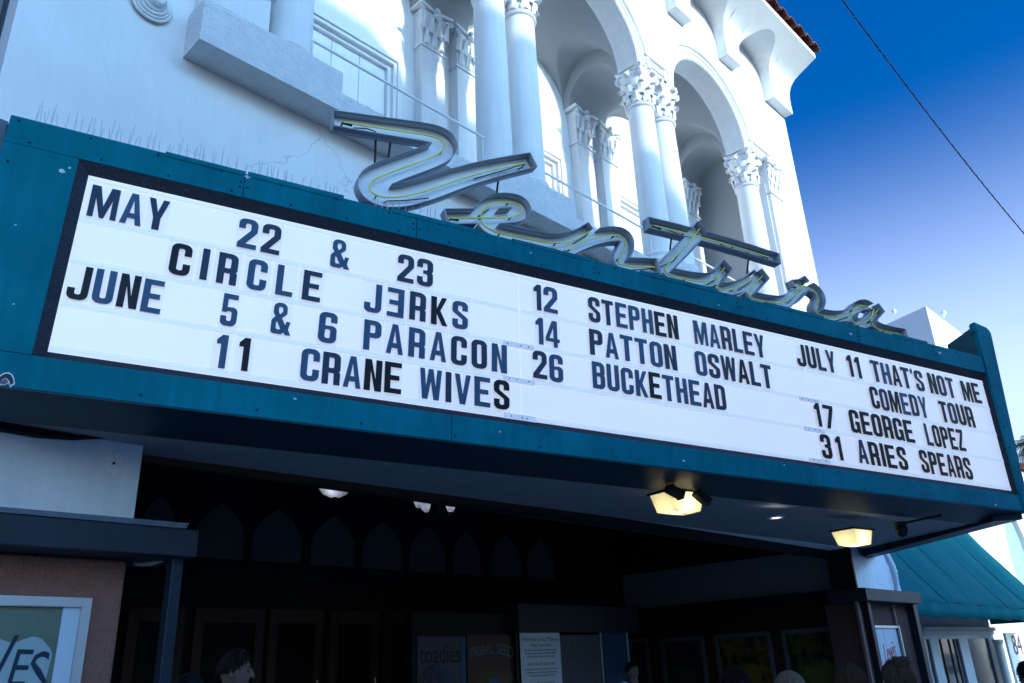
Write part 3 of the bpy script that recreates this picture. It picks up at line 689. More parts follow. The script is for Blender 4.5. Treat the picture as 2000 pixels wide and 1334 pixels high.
# small head-shaped sticker on the left of the bottom band
def sp(px, py): v = m_loc(px, py, FY - .004); return (v.x, v.z)
outl = [(-8, 742), (0, 733), (8, 728), (17, 727), (24, 731), (28, 740), (29, 750), (24, 753), (20, 757), (17, 748), (9, 752), (2, 752), (-6, 754)]
st = MB().poly([[sp(*p) for p in outl]], lambda u, v, d: (u, FY - .004 + d, v), .002)
so = obj('sticker', st, mat('white_vinyl', (.7, .72, .75), .4)); so.matrix_world = MARQ.copy(); tag(so, 'small head shaped sticker with white edge on the teal band', 'sticker')
inn = [(-6, 742), (1, 735), (9, 730.5), (16, 729.5), (22, 733), (26, 741), (26.5, 749), (22, 751), (20.5, 754), (18, 744), (12, 738), (4, 741), (-2, 749)]
obj('sticker_hair', MB().poly([[sp(*p) for p in inn]], lambda u, v, d: (u, FY - .006 + d, v), .0015), mat('sticker_dark_ink', (.02, .025, .05), .5), so, world=False)
obj('sticker_face', MB().poly([[sp(*p) for p in [(-2, 748.5), (4, 742), (12, 739.5), (16, 745), (14, 749), (8, 751), (2, 750.5)]]], lambda u, v, d: (u, FY - .006 + d, v), .0012), mat('sticker_skin_ink', (.16, .11, .16), .5), so, world=False)
# ------------------------------------------------------------------ changeable letters
S_, T_ = .30, .165     # stem and bar relative to a unit glyph of width 1 x height 2.1
GW = 1.0; GH = 2.1
def gl(c):
    w, h, s, t = GW, GH, .355, .325; R, r = .38, .11
    E_ = [(0, 0), (0, h), (w, h), (w, h - t), (s, h - t), (s, h/2 + t/2), (w * .88, h/2 + t/2), (w * .88, h/2 - t/2), (s, h/2 - t/2), (s, t), (w, t), (w, 0)]
    O_ = [[(0, 0, R), (0, h, R), (w, h, R), (w, 0, R)], [(s, t, r), (w - s, t, r), (w - s, h - t, r), (s, h - t, r)]]
    C_ = [(0, 0, R), (0, h, R), (w, h, R), (w, h * .63), (w - s, h * .63), (w - s, h - t, r), (s, h - t, r), (s, t, r), (w - s, t, r), (w - s, h * .37), (w, h * .37), (w, 0, R)]
    Sx = [(0, 0, R), (0, h * .34), (s, h * .34), (s, t, r), (w - s, t, r), (w - s, h * .36, .15), (0, h * .60, .25), (0, h, R), (w, h, R), (w, h * .67), (w - s, h * .67), (w - s, h - t, r), (s, h - t, r), (s, h * .65, .15), (w, h * .41, .25), (w, 0, R)]
    P_ = [[(0, 0), (0, h), (w, h, R), (w, h * .42, R), (s, h * .42), (s, 0)], [(s, h * .42 + t), (w - s, h * .42 + t, r), (w - s, h - t, r), (s, h - t)]]
    D = {
     'E': [E_], 'Q': [[(w - x, y) for x, y in E_]],
     'O': O_, '0': O_, 'C': [C_], 'S': [Sx],
     'I': [[(0, 0), (0, h), (s, h), (s, 0)]], 'L': [[(0, 0), (0, h), (s, h), (s, t), (w * .9, t), (w * .9, 0)]],
     'T': [[(w/2 - s/2, 0), (w/2 - s/2, h - t), (0, h - t), (0, h), (w, h), (w, h - t), (w/2 + s/2, h - t), (w/2 + s/2, 0)]],
     'H': [[(0, 0), (0, h), (s, h), (s, h/2 + t/2), (w - s, h/2 + t/2), (w - s, h), (w, h), (w, 0), (w - s, 0), (w - s, h/2 - t/2), (s, h/2 - t/2), (s, 0)]],
     'U': [[(0, 0, R), (0, h), (s, h), (s, t, r), (w - s, t, r), (w - s, h), (w, h), (w, 0, R)]],
     'J': [[(0, 0, R), (0, h * .33), (s, h * .33), (s, t, r), (w - s, t, r), (w - s, h), (w, h), (w, 0, R)]],
     'N': [[(0, 0), (0, h), (s * 1.05, h), (w - s, h * .36), (w - s, h), (w, h), (w, 0), (w - s * 1.05, 0), (s, h * .64), (s, 0)]],
     'M': [[(0, 0), (0, h), (.40, h), (.65, h * .38), (.90, h), (1.3, h), (1.3, 0), (1.3 - .27, 0), (1.3 - .27, h * .6), (.75, 0), (.55, 0), (.27, h * .6), (.27, 0)]],
     'W': [[(.16, 0), (0, h), (.28, h), (.37, h * .42), (.52, h), (.80, h), (.95, h * .42), (1.04, h), (1.32, h), (1.16, 0), (.84, 0), (.66, h * .6), (.48, 0)]],
     'A': [[(0, 0), (w * .34, h), (w * .66, h), (w, 0), (w * .72, 0), (w * .665, h * .2), (w * .335, h * .2), (w * .28, 0)], [(w * .39, h * .36), (w * .61, h * .36), (w * .5, h * .78)]],
     'V': [[(w * .33, 0), (0, h), (.3, h), (w * .5, h * .32), (w - .3, h), (w, h), (w * .67, 0)]],
     'Y': [[(w/2 - s/2, 0), (w/2 - s/2, h * .38), (0, h), (.31, h), (w/2, h * .58), (w - .31, h), (w, h), (w/2 + s/2, h * .38), (w/2 + s/2, 0)]],
     'K': [[(0, 0), (0, h), (s, h), (s, h * .58), (w - .32, h), (w, h), (w * .58, h * .52), (w * 1.03, 0), (w * .70, 0), (s, h * .40), (s, 0)]],
     'P': P_, 'R': [[(0, 0), (0, h), (w, h, R), (w, h * .43, .18), (w * .9, h * .43, .1), (w, h * .36, .12), (w, 0), (w - s, 0), (w - s, h * .36, .06), (s, h * .36), (s, 0)], [(s, h * .36 + t), (w - s, h * .36 + t, .1), (w - s, h - t, r), (s, h - t)]],
     'B': [[(0, 0), (0, h), (w, h, R), (w, h * .56, .2), (w * .9, h * .52, .08), (w, h * .48, .2), (w, 0, R)], [(s, h * .60), (w - s, h * .60, .1), (w - s, h - t, r), (s, h - t)], [(s, t), (w - s, t, r), (w - s, h * .46, .1), (s, h * .46)]],
     'D': [[(0, 0), (0, h), (w, h, R), (w, 0, R)], [(s, t), (w - s, t, r), (w - s, h - t, r), (s, h - t)]],
     'G': [[(0, 0, R), (0, h, R), (w, h, R), (w, h * .65), (w - s, h * .65), (w - s, h - t, r), (s, h - t, r), (s, t, r), (w - s, t, r), (w - s, h * .36), (w * .55, h * .36), (w * .55, h * .5), (w, h * .5), (w, 0), (w * .82, 0), (w * .74, .12), (w * .6, 0)]],
     'Z': [[(0, 0), (0, t), (w - .34, h - t), (0.05, h - t), (.05, h), (w, h), (w, h - t), (.36, t), (w, t), (w, 0)]],
     "'": [[(0, h * .72), (.06, h * .8), (0, h * .8), (0, h), (.26, h), (.26, h * .84)]],
     '1': [[(.22, 0), (.22, h * .72), (0, h * .72), (0, h * .84), (.26, h), (.54, h), (.54, 0)]],
     '2': [[(0, 0), (0, t), (w - s, h * .62, .1), (w - s, h - t, r), (s, h - t, r), (s, h * .66), (0, h * .66), (0, h, R), (w, h, R), (w, h * .58, .2), (.42, t), (w, t), (w, 0)]],
     '3': [[(0, 0, R), (0, h * .33), (s, h * .33), (s, t, r), (w - s, t, r), (w - s, h * .45, .1), (w * .38, h * .45), (w * .38, h * .58), (w - s, h * .58, .1), (w - s, h - t, r), (s, h - t, r), (s, h * .67), (0, h * .67), (0, h, R), (w, h, R), (w, h * .56, .16), (w * .9, h * .515, .06), (w, h * .47, .16), (w, 0, R)]],
     '4': [[(w * .56, 0), (w * .56, h * .2), (0, h * .2), (0, h * .34), (w * .48, h), (w * .84, h), (w * .84, h * .33), (w, h * .33), (w, h * .2), (w * .84, h * .2), (w * .84, 0)], [(w * .26, h * .33), (w * .56, h * .33), (w * .56, h * .74)]],
     '5': [[(0, 0, R), (0, h * .3), (s, h * .3), (s, t, r), (w - s, t, r), (w - s, h * .46, r), (s, h * .46, .1), (s, h * .42), (.04, h * .42), (.04, h), (w * .95, h), (w * .95, h - t), (s, h - t), (s, h * .58), (w, h * .6, R), (w, 0, R)]],
     '6': [[(0, 0, R), (0, h, R), (w, h, R), (w, h * .68), (w - s, h * .68), (w - s, h - t, r), (s, h - t, r), (s, h * .56), (w, h * .58, R), (w, 0, R)], [(s, t, r), (w - s, t, r), (w - s, h * .45, r), (s, h * .45, r)]],
     '7': [[(.15, 0), (w - .36, h - t), (0, h - t), (0, h), (w, h), (w, h - t), (.47, 0)]],
     '&': [[(0, .1, .3), (0, h * .42, .3), (.2, h * .54, .05), (.08, h * .66, .1), (.08, h, R), (.86, h, R), (.86, h * .66, .15), (.58, h * .52), (.80, h * .30), (.84, h * .42), (1.08, h * .42), (.98, h * .18), (1.14, 0), (.82, 0), (.74, h * .075), (.6, 0, .15), (.1, 0, .3)], [(.28, .28, .12), (.56, .3, .05), (.32, h * .40, .08), (.27, h * .36, .1)], [(.36, h * .72, .1), (.45, h * .62), (.60, h * .72, .06), (.60, h - .27, .12), (.36, h - .27, .12)]],
    }
    return [rp(p, 5) for p in D[c]]
GLW = {'M': 1.3, 'W': 1.32, 'I': .30, '1': .54, "'": .26, '&': 1.12, 'L': .9}
L_BLK = mat('black_letter', (.009, .012, .018), .4, spec=.15, var=.3, vscale=6)
L_GRY = mat('greyed_letter', (.028, .048, .085), .4, spec=.15, var=.3, vscale=5)  # some bluish sky reflection is put into this base colour
L_FAD = mat('faded_sky_blue_letter', (.045, .10, .175), .4, spec=.15, var=.3, vscale=5)  # fading plus the sky's blue reflection, both put into the colour
TILE_C = bpy.data.materials.new('clear_letter_tile'); TILE_C.use_nodes = True
_b = TILE_C.node_tree.nodes['Principled BSDF']; _b.inputs['Base Color'].default_value = (.86, .88, .9, 1); _b.inputs['Alpha'].default_value = .05; _b.inputs['Roughness'].default_value = .3
WORDS = [('MAY', -.448, .099, 1, 'GFG'), ('22', .631, .967, 1, 'FG'), ('&', 1.389, 1.553, 1, 'F'), ('23', 1.984, 2.317, 1, 'GG'), ('CIRCLE', .166, 1.332, 2, 'BGGFFG'), ('JQRKS', 1.704, 2.66, 2, 'FFGBF'),
 ('JUNE', -.463, .162, 3, 'BFBF'), ('5', .585, .706, 3, 'F'), ('&', .967, 1.121, 3, 'F'), ('6', 1.34, 1.49, 3, 'F'), ('PARACON', 1.718, 3.045, 3, 'FFFFGGF'), ('11', .586, .833, 4, 'FB'), ('CRANE', 1.228, 2.062, 4, 'FGFBB'), ('WIVES', 2.223, 3.065, 4, 'FGFFB'),
 ('12', 3.34, 3.599, 1, 'GF'), ('STEPHEN', 3.952, 5.043, 1, 'GGFFFBB'), ('MARLEY', 5.251, 6.227, 1, 'FFGGGG'), ('14', 3.351, 3.607, 2, 'FF'), ('PATTON', 3.942, 4.981, 2, 'GFFFFG'), ('OSWALT', 5.221, 6.263, 2, 'FGGBGG'), ('26', 3.313, 3.628, 3, 'GF'), ('BUCKETHEAD', 3.952, 5.567, 3, 'FFFFBFFFGG'),
 ('JULY', 6.697, 7.298, 1, 'BBGG'), ('11', 7.498, 7.71, 1, 'BB'), ("THAT'S", 7.899, 8.808, 1, 'GFBGFG'), ('NOT', 8.908, 9.385, 1, 'BGG'), ('ME', 9.535, 9.89, 1, 'BB'), ('COMEDY', 7.788, 8.76, 2, 'BGBFGF'), ('TOUR', 8.994, 9.629, 2, 'BGBB'), ('17', 6.828, 7.11, 3, 'BB'), ('GEORGE', 7.36, 8.405, 3, 'BBBBBB'), ('LOPEZ', 8.621, 9.321, 3, 'GBBBB'), ('31', 6.834, 7.144, 4, 'BB'), ('ARIES', 7.39, 8.185, 4, 'GBBBB'), ('SPEARS', 8.42, 9.326, 4, 'BBBBBB')]
ORD = ['first', 'second', 'third', 'fourth', 'fifth', 'sixth', 'seventh', 'eighth', 'ninth', 'tenth']
ROWN = {1: 'top', 2: 'second', 3: 'third', 4: 'bottom'}
SC = .272 / GH
wcount = {}
GLM = {}
for word, xa, xb, row, cols in WORDS:
    colname = 'left' if xa < 3.2 else ('middle' if xa < 6.6 else 'right')
    wcount[(colname, row)] = wcount.get((colname, row), 0) + 1; wi = wcount[(colname, row)]
    ws = [GLW.get(c, 1.0) for c in word]; tot = sum(ws); n = len(word)
    gapm = .035 if n > 1 else 0
    span = xb - xa
    sc_x = min(SC * 1.16, (span - .026 * (n - 1)) / tot)
    gap = (span - tot * sc_x) / max(1, n - 1)
    if n == 1: sc_x = span / tot
    x = xa
    for i, c in enumerate(word):
        gw = ws[i] * sc_x; zz = ROWB[row] + random.uniform(-.004, .004); rot = random.uniform(-.008, .008)
        kind = cols[i]
        tcol = {'B': 'jet black', 'G': 'greyish black', 'F': 'faded blue'}[kind]
        cname = {"'": 'apostrophe', '&': 'ampersand', 'Q': 'reversed E'}.get(c, ('figure ' if c.isdigit() else 'letter ') + c)
        pad = min(.028, max(.008, gap * .42))
        tile = MB().box(-pad, gw + pad, -.0085, -.0065, -.03, .272 + .028)
        o = obj('letter_tile', tile, TILE_C); 
        o.matrix_world = MARQ @ Matrix.Translation((x, -.006, zz)) @ Matrix.Rotation(rot, 4, 'Y')
        tag(o, f'{tcol} {cname}, {ORD[i]} in word {ORD[wi-1]} of the {ROWN[row]} row, {colname} board panel', 'sign letter', 'changeable letters on the marquee board')
        g = MB().poly(gl(c), lambda u, v, d: (u * sc_x, -.0135 + d, v * SC), .004)
        obj('glyph', g, {'B': L_BLK, 'G': L_GRY, 'F': L_FAD}[kind], o, world=False)
        x += gw + gap
# ------------------------------------------------------------------ neon script sign on the marquee top
ns = thing('neon_sign', 'silver channel letter script sign with yellow neon tubes on top of the marquee', 'neon sign', M=MARQ)
def z4(a, b): return (600 + a * .3, 180 + b * .3)
def z5(a, b): return (1150 + a * .325, 380 + b * .325)
def smooth(pts, it=2):
    for _ in range(it):
        q = [pts[0]]
        for a, b in zip(pts, pts[1:]): q += [(a[0] * .75 + b[0] * .25, a[1] * .75 + b[1] * .25), (a[0] * .25 + b[0] * .75, a[1] * .25 + b[1] * .75)]
        q.append(pts[-1]); pts = q
    return pts
LYB, LYF = .20, .095
def prep(px_pts, hw, e0, e1):
    P = [m_loc(p[0], p[1], .14) for p in px_pts]
    c = smooth([(v.x, v.z) for v in P], 3)
    d0 = Vector((c[0][0] - c[2][0], c[0][1] - c[2][1])).normalized(); d1 = Vector((c[-1][0] - c[-3][0], c[-1][1] - c[-3][1])).normalized()
    cc = [(c[0][0] + d0.x * e0, c[0][1] + d0.y * e0)] + c + [(c[-1][0] + d1.x * e1, c[-1][1] + d1.y * e1)]
    fine = [cc[0]]
    for p, q in zip(cc, cc[1:]):
        L = math.hypot(q[0] - p[0], q[1] - p[1]); k = max(1, int(L / .014))
        fine += [(p[0] + (q[0] - p[0]) * i / k, p[1] + (q[1] - p[1]) * i / k) for i in range(1, k + 1)]
    m = len(fine)
    hs_ = [hw if not isinstance(hw, (list, tuple)) else hw[0] + (hw[1] - hw[0]) * math.sin(PI * i / (m - 1)) ** 1.0 for i in range(m)]
    return c, fine, hs_
ALLC = []
def clear(p, skip=None):
    """True when p is outside every stroke of the word (skip: stroke, first, last point left out)"""
    for si, (cc, hs_) in enumerate(ALLC):
        for i, ((x, y), h) in enumerate(zip(cc, hs_)):
            if skip and si == skip[0] and skip[1] <= i <= skip[2]: continue
            if (p[0] - x) ** 2 + (p[1] - y) ** 2 < (h * .965) ** 2: return False
    return True
WORD = []
def channel(name_label, strokes):
    pr = [prep(*s_) for s_ in strokes]; WORD.append((name_label, pr))
    for c, fine, hs_ in pr: ALLC.append((fine, hs_))
def build_word():
    lay = 0
    for name_label, pr in WORD:
        wall = MB(); back = MB(); tube = MB(); clips = []
        for c, cc, hs_ in pr:
            lay += 1; m = len(cc); L, R = [], []
            for i in range(m):
                a = Vector(cc[max(0, i - 2)]); b = Vector(cc[min(m - 1, i + 2)]); t = (b - a).normalized(); nn = Vector((-t.y, t.x)); h = hs_[i]
                L.append((cc[i][0] + nn.x * h, cc[i][1] + nn.y * h)); R.append((cc[i][0] - nn.x * h, cc[i][1] - nn.y * h))
            yb = lambda i: LYB + .0006 * lay + i * 6e-6
            back.grid([[(a[0], yb(i), a[1]), (b[0], yb(i), b[1])] for i, (a, b) in enumerate(zip(L, R))])
            capL = [(L[0][0] + (R[0][0] - L[0][0]) * k / 8, L[0][1] + (R[0][1] - L[0][1]) * k / 8) for k in range(9)]
            capR = [(L[-1][0] + (R[-1][0] - L[-1][0]) * k / 8, L[-1][1] + (R[-1][1] - L[-1][1]) * k / 8) for k in range(9)]
            nb_ = 14
            for S, sk in ((L, None), (R, None), (capL, (lay - 1, 0, nb_)), (capR, (lay - 1, m - 1 - nb_, m))):
                run = []
                for p in S + [None]:
                    if p is not None and clear(p, sk): run.append(p)
                    else:
                        if len(run) > 1: wall.grid([[(q[0], LYF, q[1]), (q[0], LYB + .012, q[1])] for q in run])
                        run = []
            tube.tube([(p[0], .14, p[1]) for p in c], .0085, 8)
            for q in (.0, .33, .66, 1):
                i = min(len(c) - 1, int(q * (len(c) - 1))); clips.append(MB().tube([(c[i][0], .14, c[i][1]), (c[i][0], LYB, c[i][1])], .008, 6))
            clips.append(MB().tube([(c[0][0], .15, c[0][1]), (c[6][0], .15, c[6][1] - .012)], .014, 8))
            clips.append(MB().tube([(c[-1][0], .15, c[-1][1]), (c[-8][0], .155, c[-8][1] - .02), (c[-16][0], .175, c[-16][1] - .03)], .006, 6))
        l = obj('channel_letter', wall, SILVER, ns, world=False, solid=.007, smooth=True, angle=50, label=name_label)
        obj('letter_back', back, CHANW, l, world=False, fix=False)
        obj('neon_tube', tube, TUBE, l, world=False, smooth=True)
        for clip in clips: obj('tube_holder', clip, BLACK, l, world=False, smooth=True)
HW = .082
channel('tall letter V of the script', [([z4(*p) for p in [(232, 195), (420, 225), (640, 258), (820, 285), (895, 320), (900, 360), (850, 410), (720, 460), (560, 515), (440, 565), (398, 615), (425, 665), (510, 690), (640, 680), (800, 635), (980, 570), (1180, 512), (1420, 462)]], [.085, .125], .10, .09)])
channel('letter e of the script', [([z4(*p) for p in [(935, 822), (1090, 820), (1240, 820), (1350, 812), (1405, 780), (1390, 735), (1320, 716), (1230, 718), (1160, 748), (1125, 800)]], .082, .06, .0), ([z4(*p) for p in [(1125, 800), (1140, 860), (1200, 905), (1330, 935), (1470, 962), (1590, 985), (1690, 978), (1780, 945), (1840, 905)]], .085, .0, .02)])
channel('letter n of the script', [([z4(1680, 1030), z4(1760, 990), z4(1860, 952), z4(1970, 932), z5(190, 248), z5(222, 275), z5(218, 325), z5(190, 372), z5(172, 405), z5(195, 428), z5(280, 434), z5(395, 437)], .085, .04, .03)])
channel('letter t of the script', [([z5(*p) for p in [(665, 205), (615, 275), (550, 345), (480, 412), (453, 450), (475, 485), (570, 508), (690, 525), (745, 515), (768, 495)]], .082, .03, .0), ([z5(*p) for p in [(392, 188), (520, 218), (640, 250), (800, 292), (960, 340), (1082, 378)]], .07, .1, .14)])
channel('letter u of the script', [([z5(*p) for p in [(815, 440), (768, 505), (765, 552), (800, 577), (865, 572), (940, 540), (995, 498)]], .075, .04, .03), ([z5(*p) for p in [(1042, 490), (990, 545), (957, 588), (965, 615), (1015, 637), (1100, 652), (1170, 652), (1235, 615), (1300, 530)]], .075, .03, .03)])
channel('letter r of the script', [([z5(*p) for p in [(1228, 553), (1285, 548), (1345, 570), (1380, 612), (1382, 648), (1355, 692), (1385, 724), (1450, 740), (1530, 738), (1570, 722)]], .072, .03, .0)])
channel('letter a of the script', [([z5(*p) for p in [(1700, 692), (1655, 664), (1605, 674), (1575, 712), (1578, 758), (1612, 786), (1660, 774), (1705, 728), (1740, 690)]], .066, .0, .02), ([z5(*p) for p in [(1712, 692), (1694, 742), (1705, 785), (1745, 812), (1815, 830), (1880, 842)]], .066, .03, .05)])
build_word()
for a, b in ((z4(447, 290), z4(438, 520)), (z4(545, 300), z4(520, 500)), (z4(1248, 545), z4(1228, 700)), (z5(496, 250), z5(488, 345)), (z5(960, 380), z5(945, 520))):
    A = m_loc(*a, .2); Bq = m_loc(*b, .26); mpart('support_rod', MB().tube([A, Bq], .011, 8), BLACK, ns, smooth=True)
for lx in (2.1, 2.6, 3.4, 4.1, 4.9, 5.8, 6.7, 7.4, 8.2, 9.0): mpart('bracket', MB().tube([(lx, .75, 3.98), (lx, .2, 4.12), (lx, .24, 3.98)], .013, 6), BLACK, ns, smooth=True)
for path in ([z4(300, 232), z4(390, 238), z4(440, 255), z4(458, 272)], [z4(495, 722), z4(520, 708), z4(640, 706), z4(790, 690)], [z4(1405, 468), z4(1400, 490), z4(1370, 502)], [z5(455, 205), z5(560, 245), z5(620, 262)], [z5(790, 300), z5(880, 340), z5(960, 352)], [z5(560, 330), z5(510, 400), z5(420, 440)]):
    mpart('wire', MB().tube([m_loc(p[0], p[1], .17) for p in path], .006, 6), BLACK, ns, smooth=True)
mpart('base_rail', MB().box(1.9, 9.3, .16, .24, 3.985, 4.05), BLACK, ns)
# ------------------------------------------------------------------ lamps under the marquee
def lampmat(name, col, trans=.8):
    M_ = bpy.data.materials.new(name); M_.use_nodes = True; nt = M_.node_tree; N = nt.nodes; L = nt.links; N.remove(N['Principled BSDF'])
    d = N.new('ShaderNodeBsdfDiffuse'); d.inputs[0].default_value = (*col, 1); t = N.new('ShaderNodeBsdfTranslucent'); t.inputs[0].default_value = (*col, 1)
    mx = N.new('ShaderNodeMixShader'); mx.inputs[0].default_value = trans; L.new(d.outputs[0], mx.inputs[1]); L.new(t.outputs[0], mx.inputs[2]); L.new(mx.outputs[0], N['Material Output'].inputs[0]); return M_
def emat(name, col, st): return mat(name, col, .5, emit=col, estr=st)
LENS_Y = lampmat('yellowed_lens', (.86, .80, .56)); BULB_Y = emat('warm_bulb', (1.0, .89, .62), 24)
LENS_W = lampmat('frosted_glass', (.75, .78, .85)); BULB_W = emat('cool_bulb', (.86, .90, 1.0), 3.0)
def box_lamp(px, py, sz, label, rot, rust):
    ztop = Z_SOF(px, py); p = on_z(px, py, ztop)
    t = thing('ceiling_lamp', label, 'lamp', p, 'boxy yellow lamps under the marquee')
    t.rotation_euler = (0, 0, rot); bpy.context.view_layer.update(); ROOTM[t.name] = t.matrix_world.copy()
    a, b = sz, sz * .72; h = sz * .40; q = .80
    m_ = MB().add([(-a/2, -b/2, 0), (a/2, -b/2, 0), (a/2, b/2, 0), (-a/2, b/2, 0), (-a/2*q, -b/2*q, -h), (a/2*q, -b/2*q, -h), (a/2*q, b/2*q, -h), (-a/2*q, b/2*q, -h)], [(0, 1, 5, 4), (1, 2, 6, 5), (2, 3, 7, 6), (3, 0, 4, 7), (4, 5, 6, 7)])
    obj('lens', m_, LENS_Y, t, world=False, bevel=.012)
    obj('bulb', MB().tube([(-a * .26, 0, -h * .45), (a * .26, 0, -h * .45)], .02, 10), BULB_Y, t, world=False, smooth=True)
    obj('lamp_plate', MB().box(-a/2 - .02, a/2 + .02, -b/2 - .02, b/2 + .02, -.002, .02), BLACK, t, world=False)
    if rust:
        m_ = MB()
        for k in range(7): m_.ball((random.uniform(-.12, .1), random.uniform(-.12, .05), -h - .002), random.uniform(.02, .05), random.uniform(.006, .015), .003, 8)
        obj('rust_stain', m_, mat('rust', (.22, .07, .02), .9), t, world=False)
    return t
def Z_SOF(px, py):
    # height of the soffit along this ray (its two edges differ a little)
    fl_, fr_, bl2, br2 = fl, fr, bl_, br_
    nrm = (fr_ - fl_).cross(bl2 - fl_).normalized(); w = ray(px, py)
    t = (fl_ - EYE).dot(nrm) / w.dot(nrm); return (EYE + w * t).z - .03
box_lamp(1322, 966, .47, 'larger yellowed box lamp with rust stains behind two black spotlights', math.radians(-12), True)
box_lamp(1664, 1038, .44, 'clean yellow box lamp at the right end of the marquee soffit', math.radians(-10), False)
z = Z_SOF(1516, 1010); p = on_z(1516, 1010, z)
t = thing('downlight', 'small round recessed downlight in the grey marquee soffit', 'downlight', p)
obj('trim_ring', MB().lathe([(.10, 0), (.11, -.012), (.075, -.014), (.07, 0)], (0, 0, 0), 24), ALU, t, world=False, smooth=True)
obj('bulb', MB().lathe([(0, -.008), (.05, -.010), (.07, 0)], (0, 0, .004), 20), emat('downlight_bulb', (.9, .93, 1.0), 3), t, world=False, smooth=True)
def spot(px, py, label, dirv):
    z = Z_SOF(px, py - 12); p = on_z(px, py - 12, z)
    t = thing('spotlight', label, 'spotlight', p, 'black spotlights under the marquee')
    d = Vector(dirv).normalized(); c = Vector((0, 0, -.09))
    M_ = Matrix.Translation(c) @ d.to_track_quat('Z', 'Y').to_matrix().to_4x4()
    obj('mount', MB().tube([(0, 0, .01), (0, 0, -.08)], .012, 8).box(-.04, .04, -.03, .03, -.01, .02), BLACK, t, world=False)
    obj('lamp_head', MB().box(-.052, .052, -.042, .042, -.09, .09).box(-.058, .058, -.048, .048, .07, .1).xform(M_), BLACK, t, world=False, bevel=.015)
    obj('cable', MB().tube([(.02, .02, 0), (.05, .04, -.03), (.03, .02, -.08)], .005, 6), BLACK, t, world=False)
spot(1315, 955, 'black spotlight in front of the rusty yellow box lamp', (.75, -.3, -.35))
spot(1368, 966, 'black spotlight just right of the rusty yellow box lamp', (.8, -.3, -.6))
z = Z_SOF(1758, 1020); p = on_z(1758, 1020, z)
t = thing('dome_camera', 'small black dome camera with a conduit on the marquee soffit', 'camera', p)
obj('mount', MB().lathe([(.075, -.04), (.085, 0)], (0, 0, 0), 20), BLACK, t, world=False); obj('dome', MB().ball((0, 0, -.10), .075, .075, .085, 16), BLACK, t, world=False, smooth=True)
e = on_z(1838, 1003, z) - p; obj('conduit', MB().tube([(0, 0, -.02), (e.x, e.y, -.02)], .014, 8), BLACK, t, world=False, smooth=True)
p = on_y(655, 948, 9.4)
t = thing('pendant_bowl', 'round frosted glass bowl lamp hanging in the dark lobby', 'pendant lamp', (p.x, p.y, 5.0)); dz = p.z - 5.0
R_ = .5 * 66 / F_PX * ((CM @ (p - EYE)).z * -1)
obj('rod', MB().tube([(0, 0, 0), (0, 0, dz + .0)], .012, 8), BLACK, t, world=False)
obj('bowl', MB().lathe([(.04, -R_ * .72), (R_ * .35, -R_ * .68), (R_ * .7, -R_ * .5), (R_ * .93, -R_ * .22), (R_, .05)], (0, 0, dz), 36), LENS_W, t, world=False, smooth=True)
obj('finial', MB().ball((0, 0, dz - R_ * .74), .035, .035, .03), BLACK, t, world=False)
obj('bulb', MB().ball((-.08, -.06, dz - R_ * .2), .05), BULB_W, t, world=False, smooth=True)
p = on_y(858, 978, 9.6)
t = thing('chandelier', 'chandelier with small frosted cup shades in the dark lobby', 'chandelier', (p.x, p.y, 5.0)); dz = p.z - 5.0
obj('stem', MB().tube([(0, 0, 0), (0, 0, dz - .22)], .018, 8).ball((0, 0, dz - .22), .05), BLACK, t, world=False, smooth=True)
for k in range(5):
    a = .3 + 2 * PI * k / 5; ca, sa = math.cos(a) * .34, math.sin(a) * .34
    ar = obj('arm', MB().tube([(0, 0, dz - .2), (ca * .5, sa * .5, dz - .26), (ca, sa, dz - .14)], .014, 8), BLACK, t, world=False, smooth=True)
    obj('shade', MB().lathe([(.045, -.12), (.07, -.06), (.095, .04)], (ca, sa, dz), 16), LENS_W, ar, world=False, smooth=True)
    obj('bulb', MB().ball((ca, sa, dz - .03), .03), emat('chandelier_bulb', (.86, .9, 1.0), 2.2), ar, world=False, smooth=True)
# cable loop near the downpipe
a_ = on_y(1675, 1072, 6.88); pts = [on_y(x, y, 6.87) for x, y in ((1676, 1070), (1682, 1084), (1695, 1090), (1708, 1086), (1714, 1076))]
tag(obj('loose_cable', MB().tube(pts, .012, 8).tube([q + Vector((.02, -.02, .04)) for q in pts], .009, 8), BLACK, smooth=True), 'black cable loop hanging below the right end of the marquee', 'cable')
# ------------------------------------------------------------------ posters and notices
def case(name, label, cat, corners_fn, w, h, mats, group=None, fr=.07):
    """wall poster case built in local x/z with front toward -y, then placed by matrix"""
    t = thing(name, label, cat, M=corners_fn, group=group)
    f = MB()
    for bx in ((0, fr, 0, h), (w - fr, w, 0, h), (fr, w - fr, h - fr, h), (fr, w - fr, 0, fr)): f.box(bx[0], bx[1], -.06, 0, bx[2], bx[3])
    obj('frame', f, mats[0], t, world=False, bevel=.006)
    p = obj('poster', MB().box(fr, w - fr, -.02, -.012, fr, h - fr), mats[1], t, world=False)
    return t, p
tr = on_y(181, 1168, 6.80)
W_ = 1.25; H_ = 1.9
M_ = Matrix.Translation((tr.x - W_, 6.85, tr.z - H_))
olive = mat('olive_poster', (.12, .15, .12), .55, var=.15)
t, p = case('poster_case', 'silver framed poster case with a pale blob logo on the brown stucco', 'poster case', M_, W_, H_, (ALU, olive))
obj('frame_lip', MB().box(W_ - .19, W_ - .07, -.03, -.02, .07, H_ - .07), mat('pale_blue_margin', (.45, .55, .64), .5), t, world=False)
blob = rp([(.1, .6), (.1, 1.64, .1), (.30, 1.78, .12), (.52, 1.80, .13), (.60, 1.64, .08), (.76, 1.58, .06), (.92, 1.64, .1), (1.04, 1.52, .1), (1.02, 1.34, .1), (.94, 1.12, .1), (.92, .6)], 6)
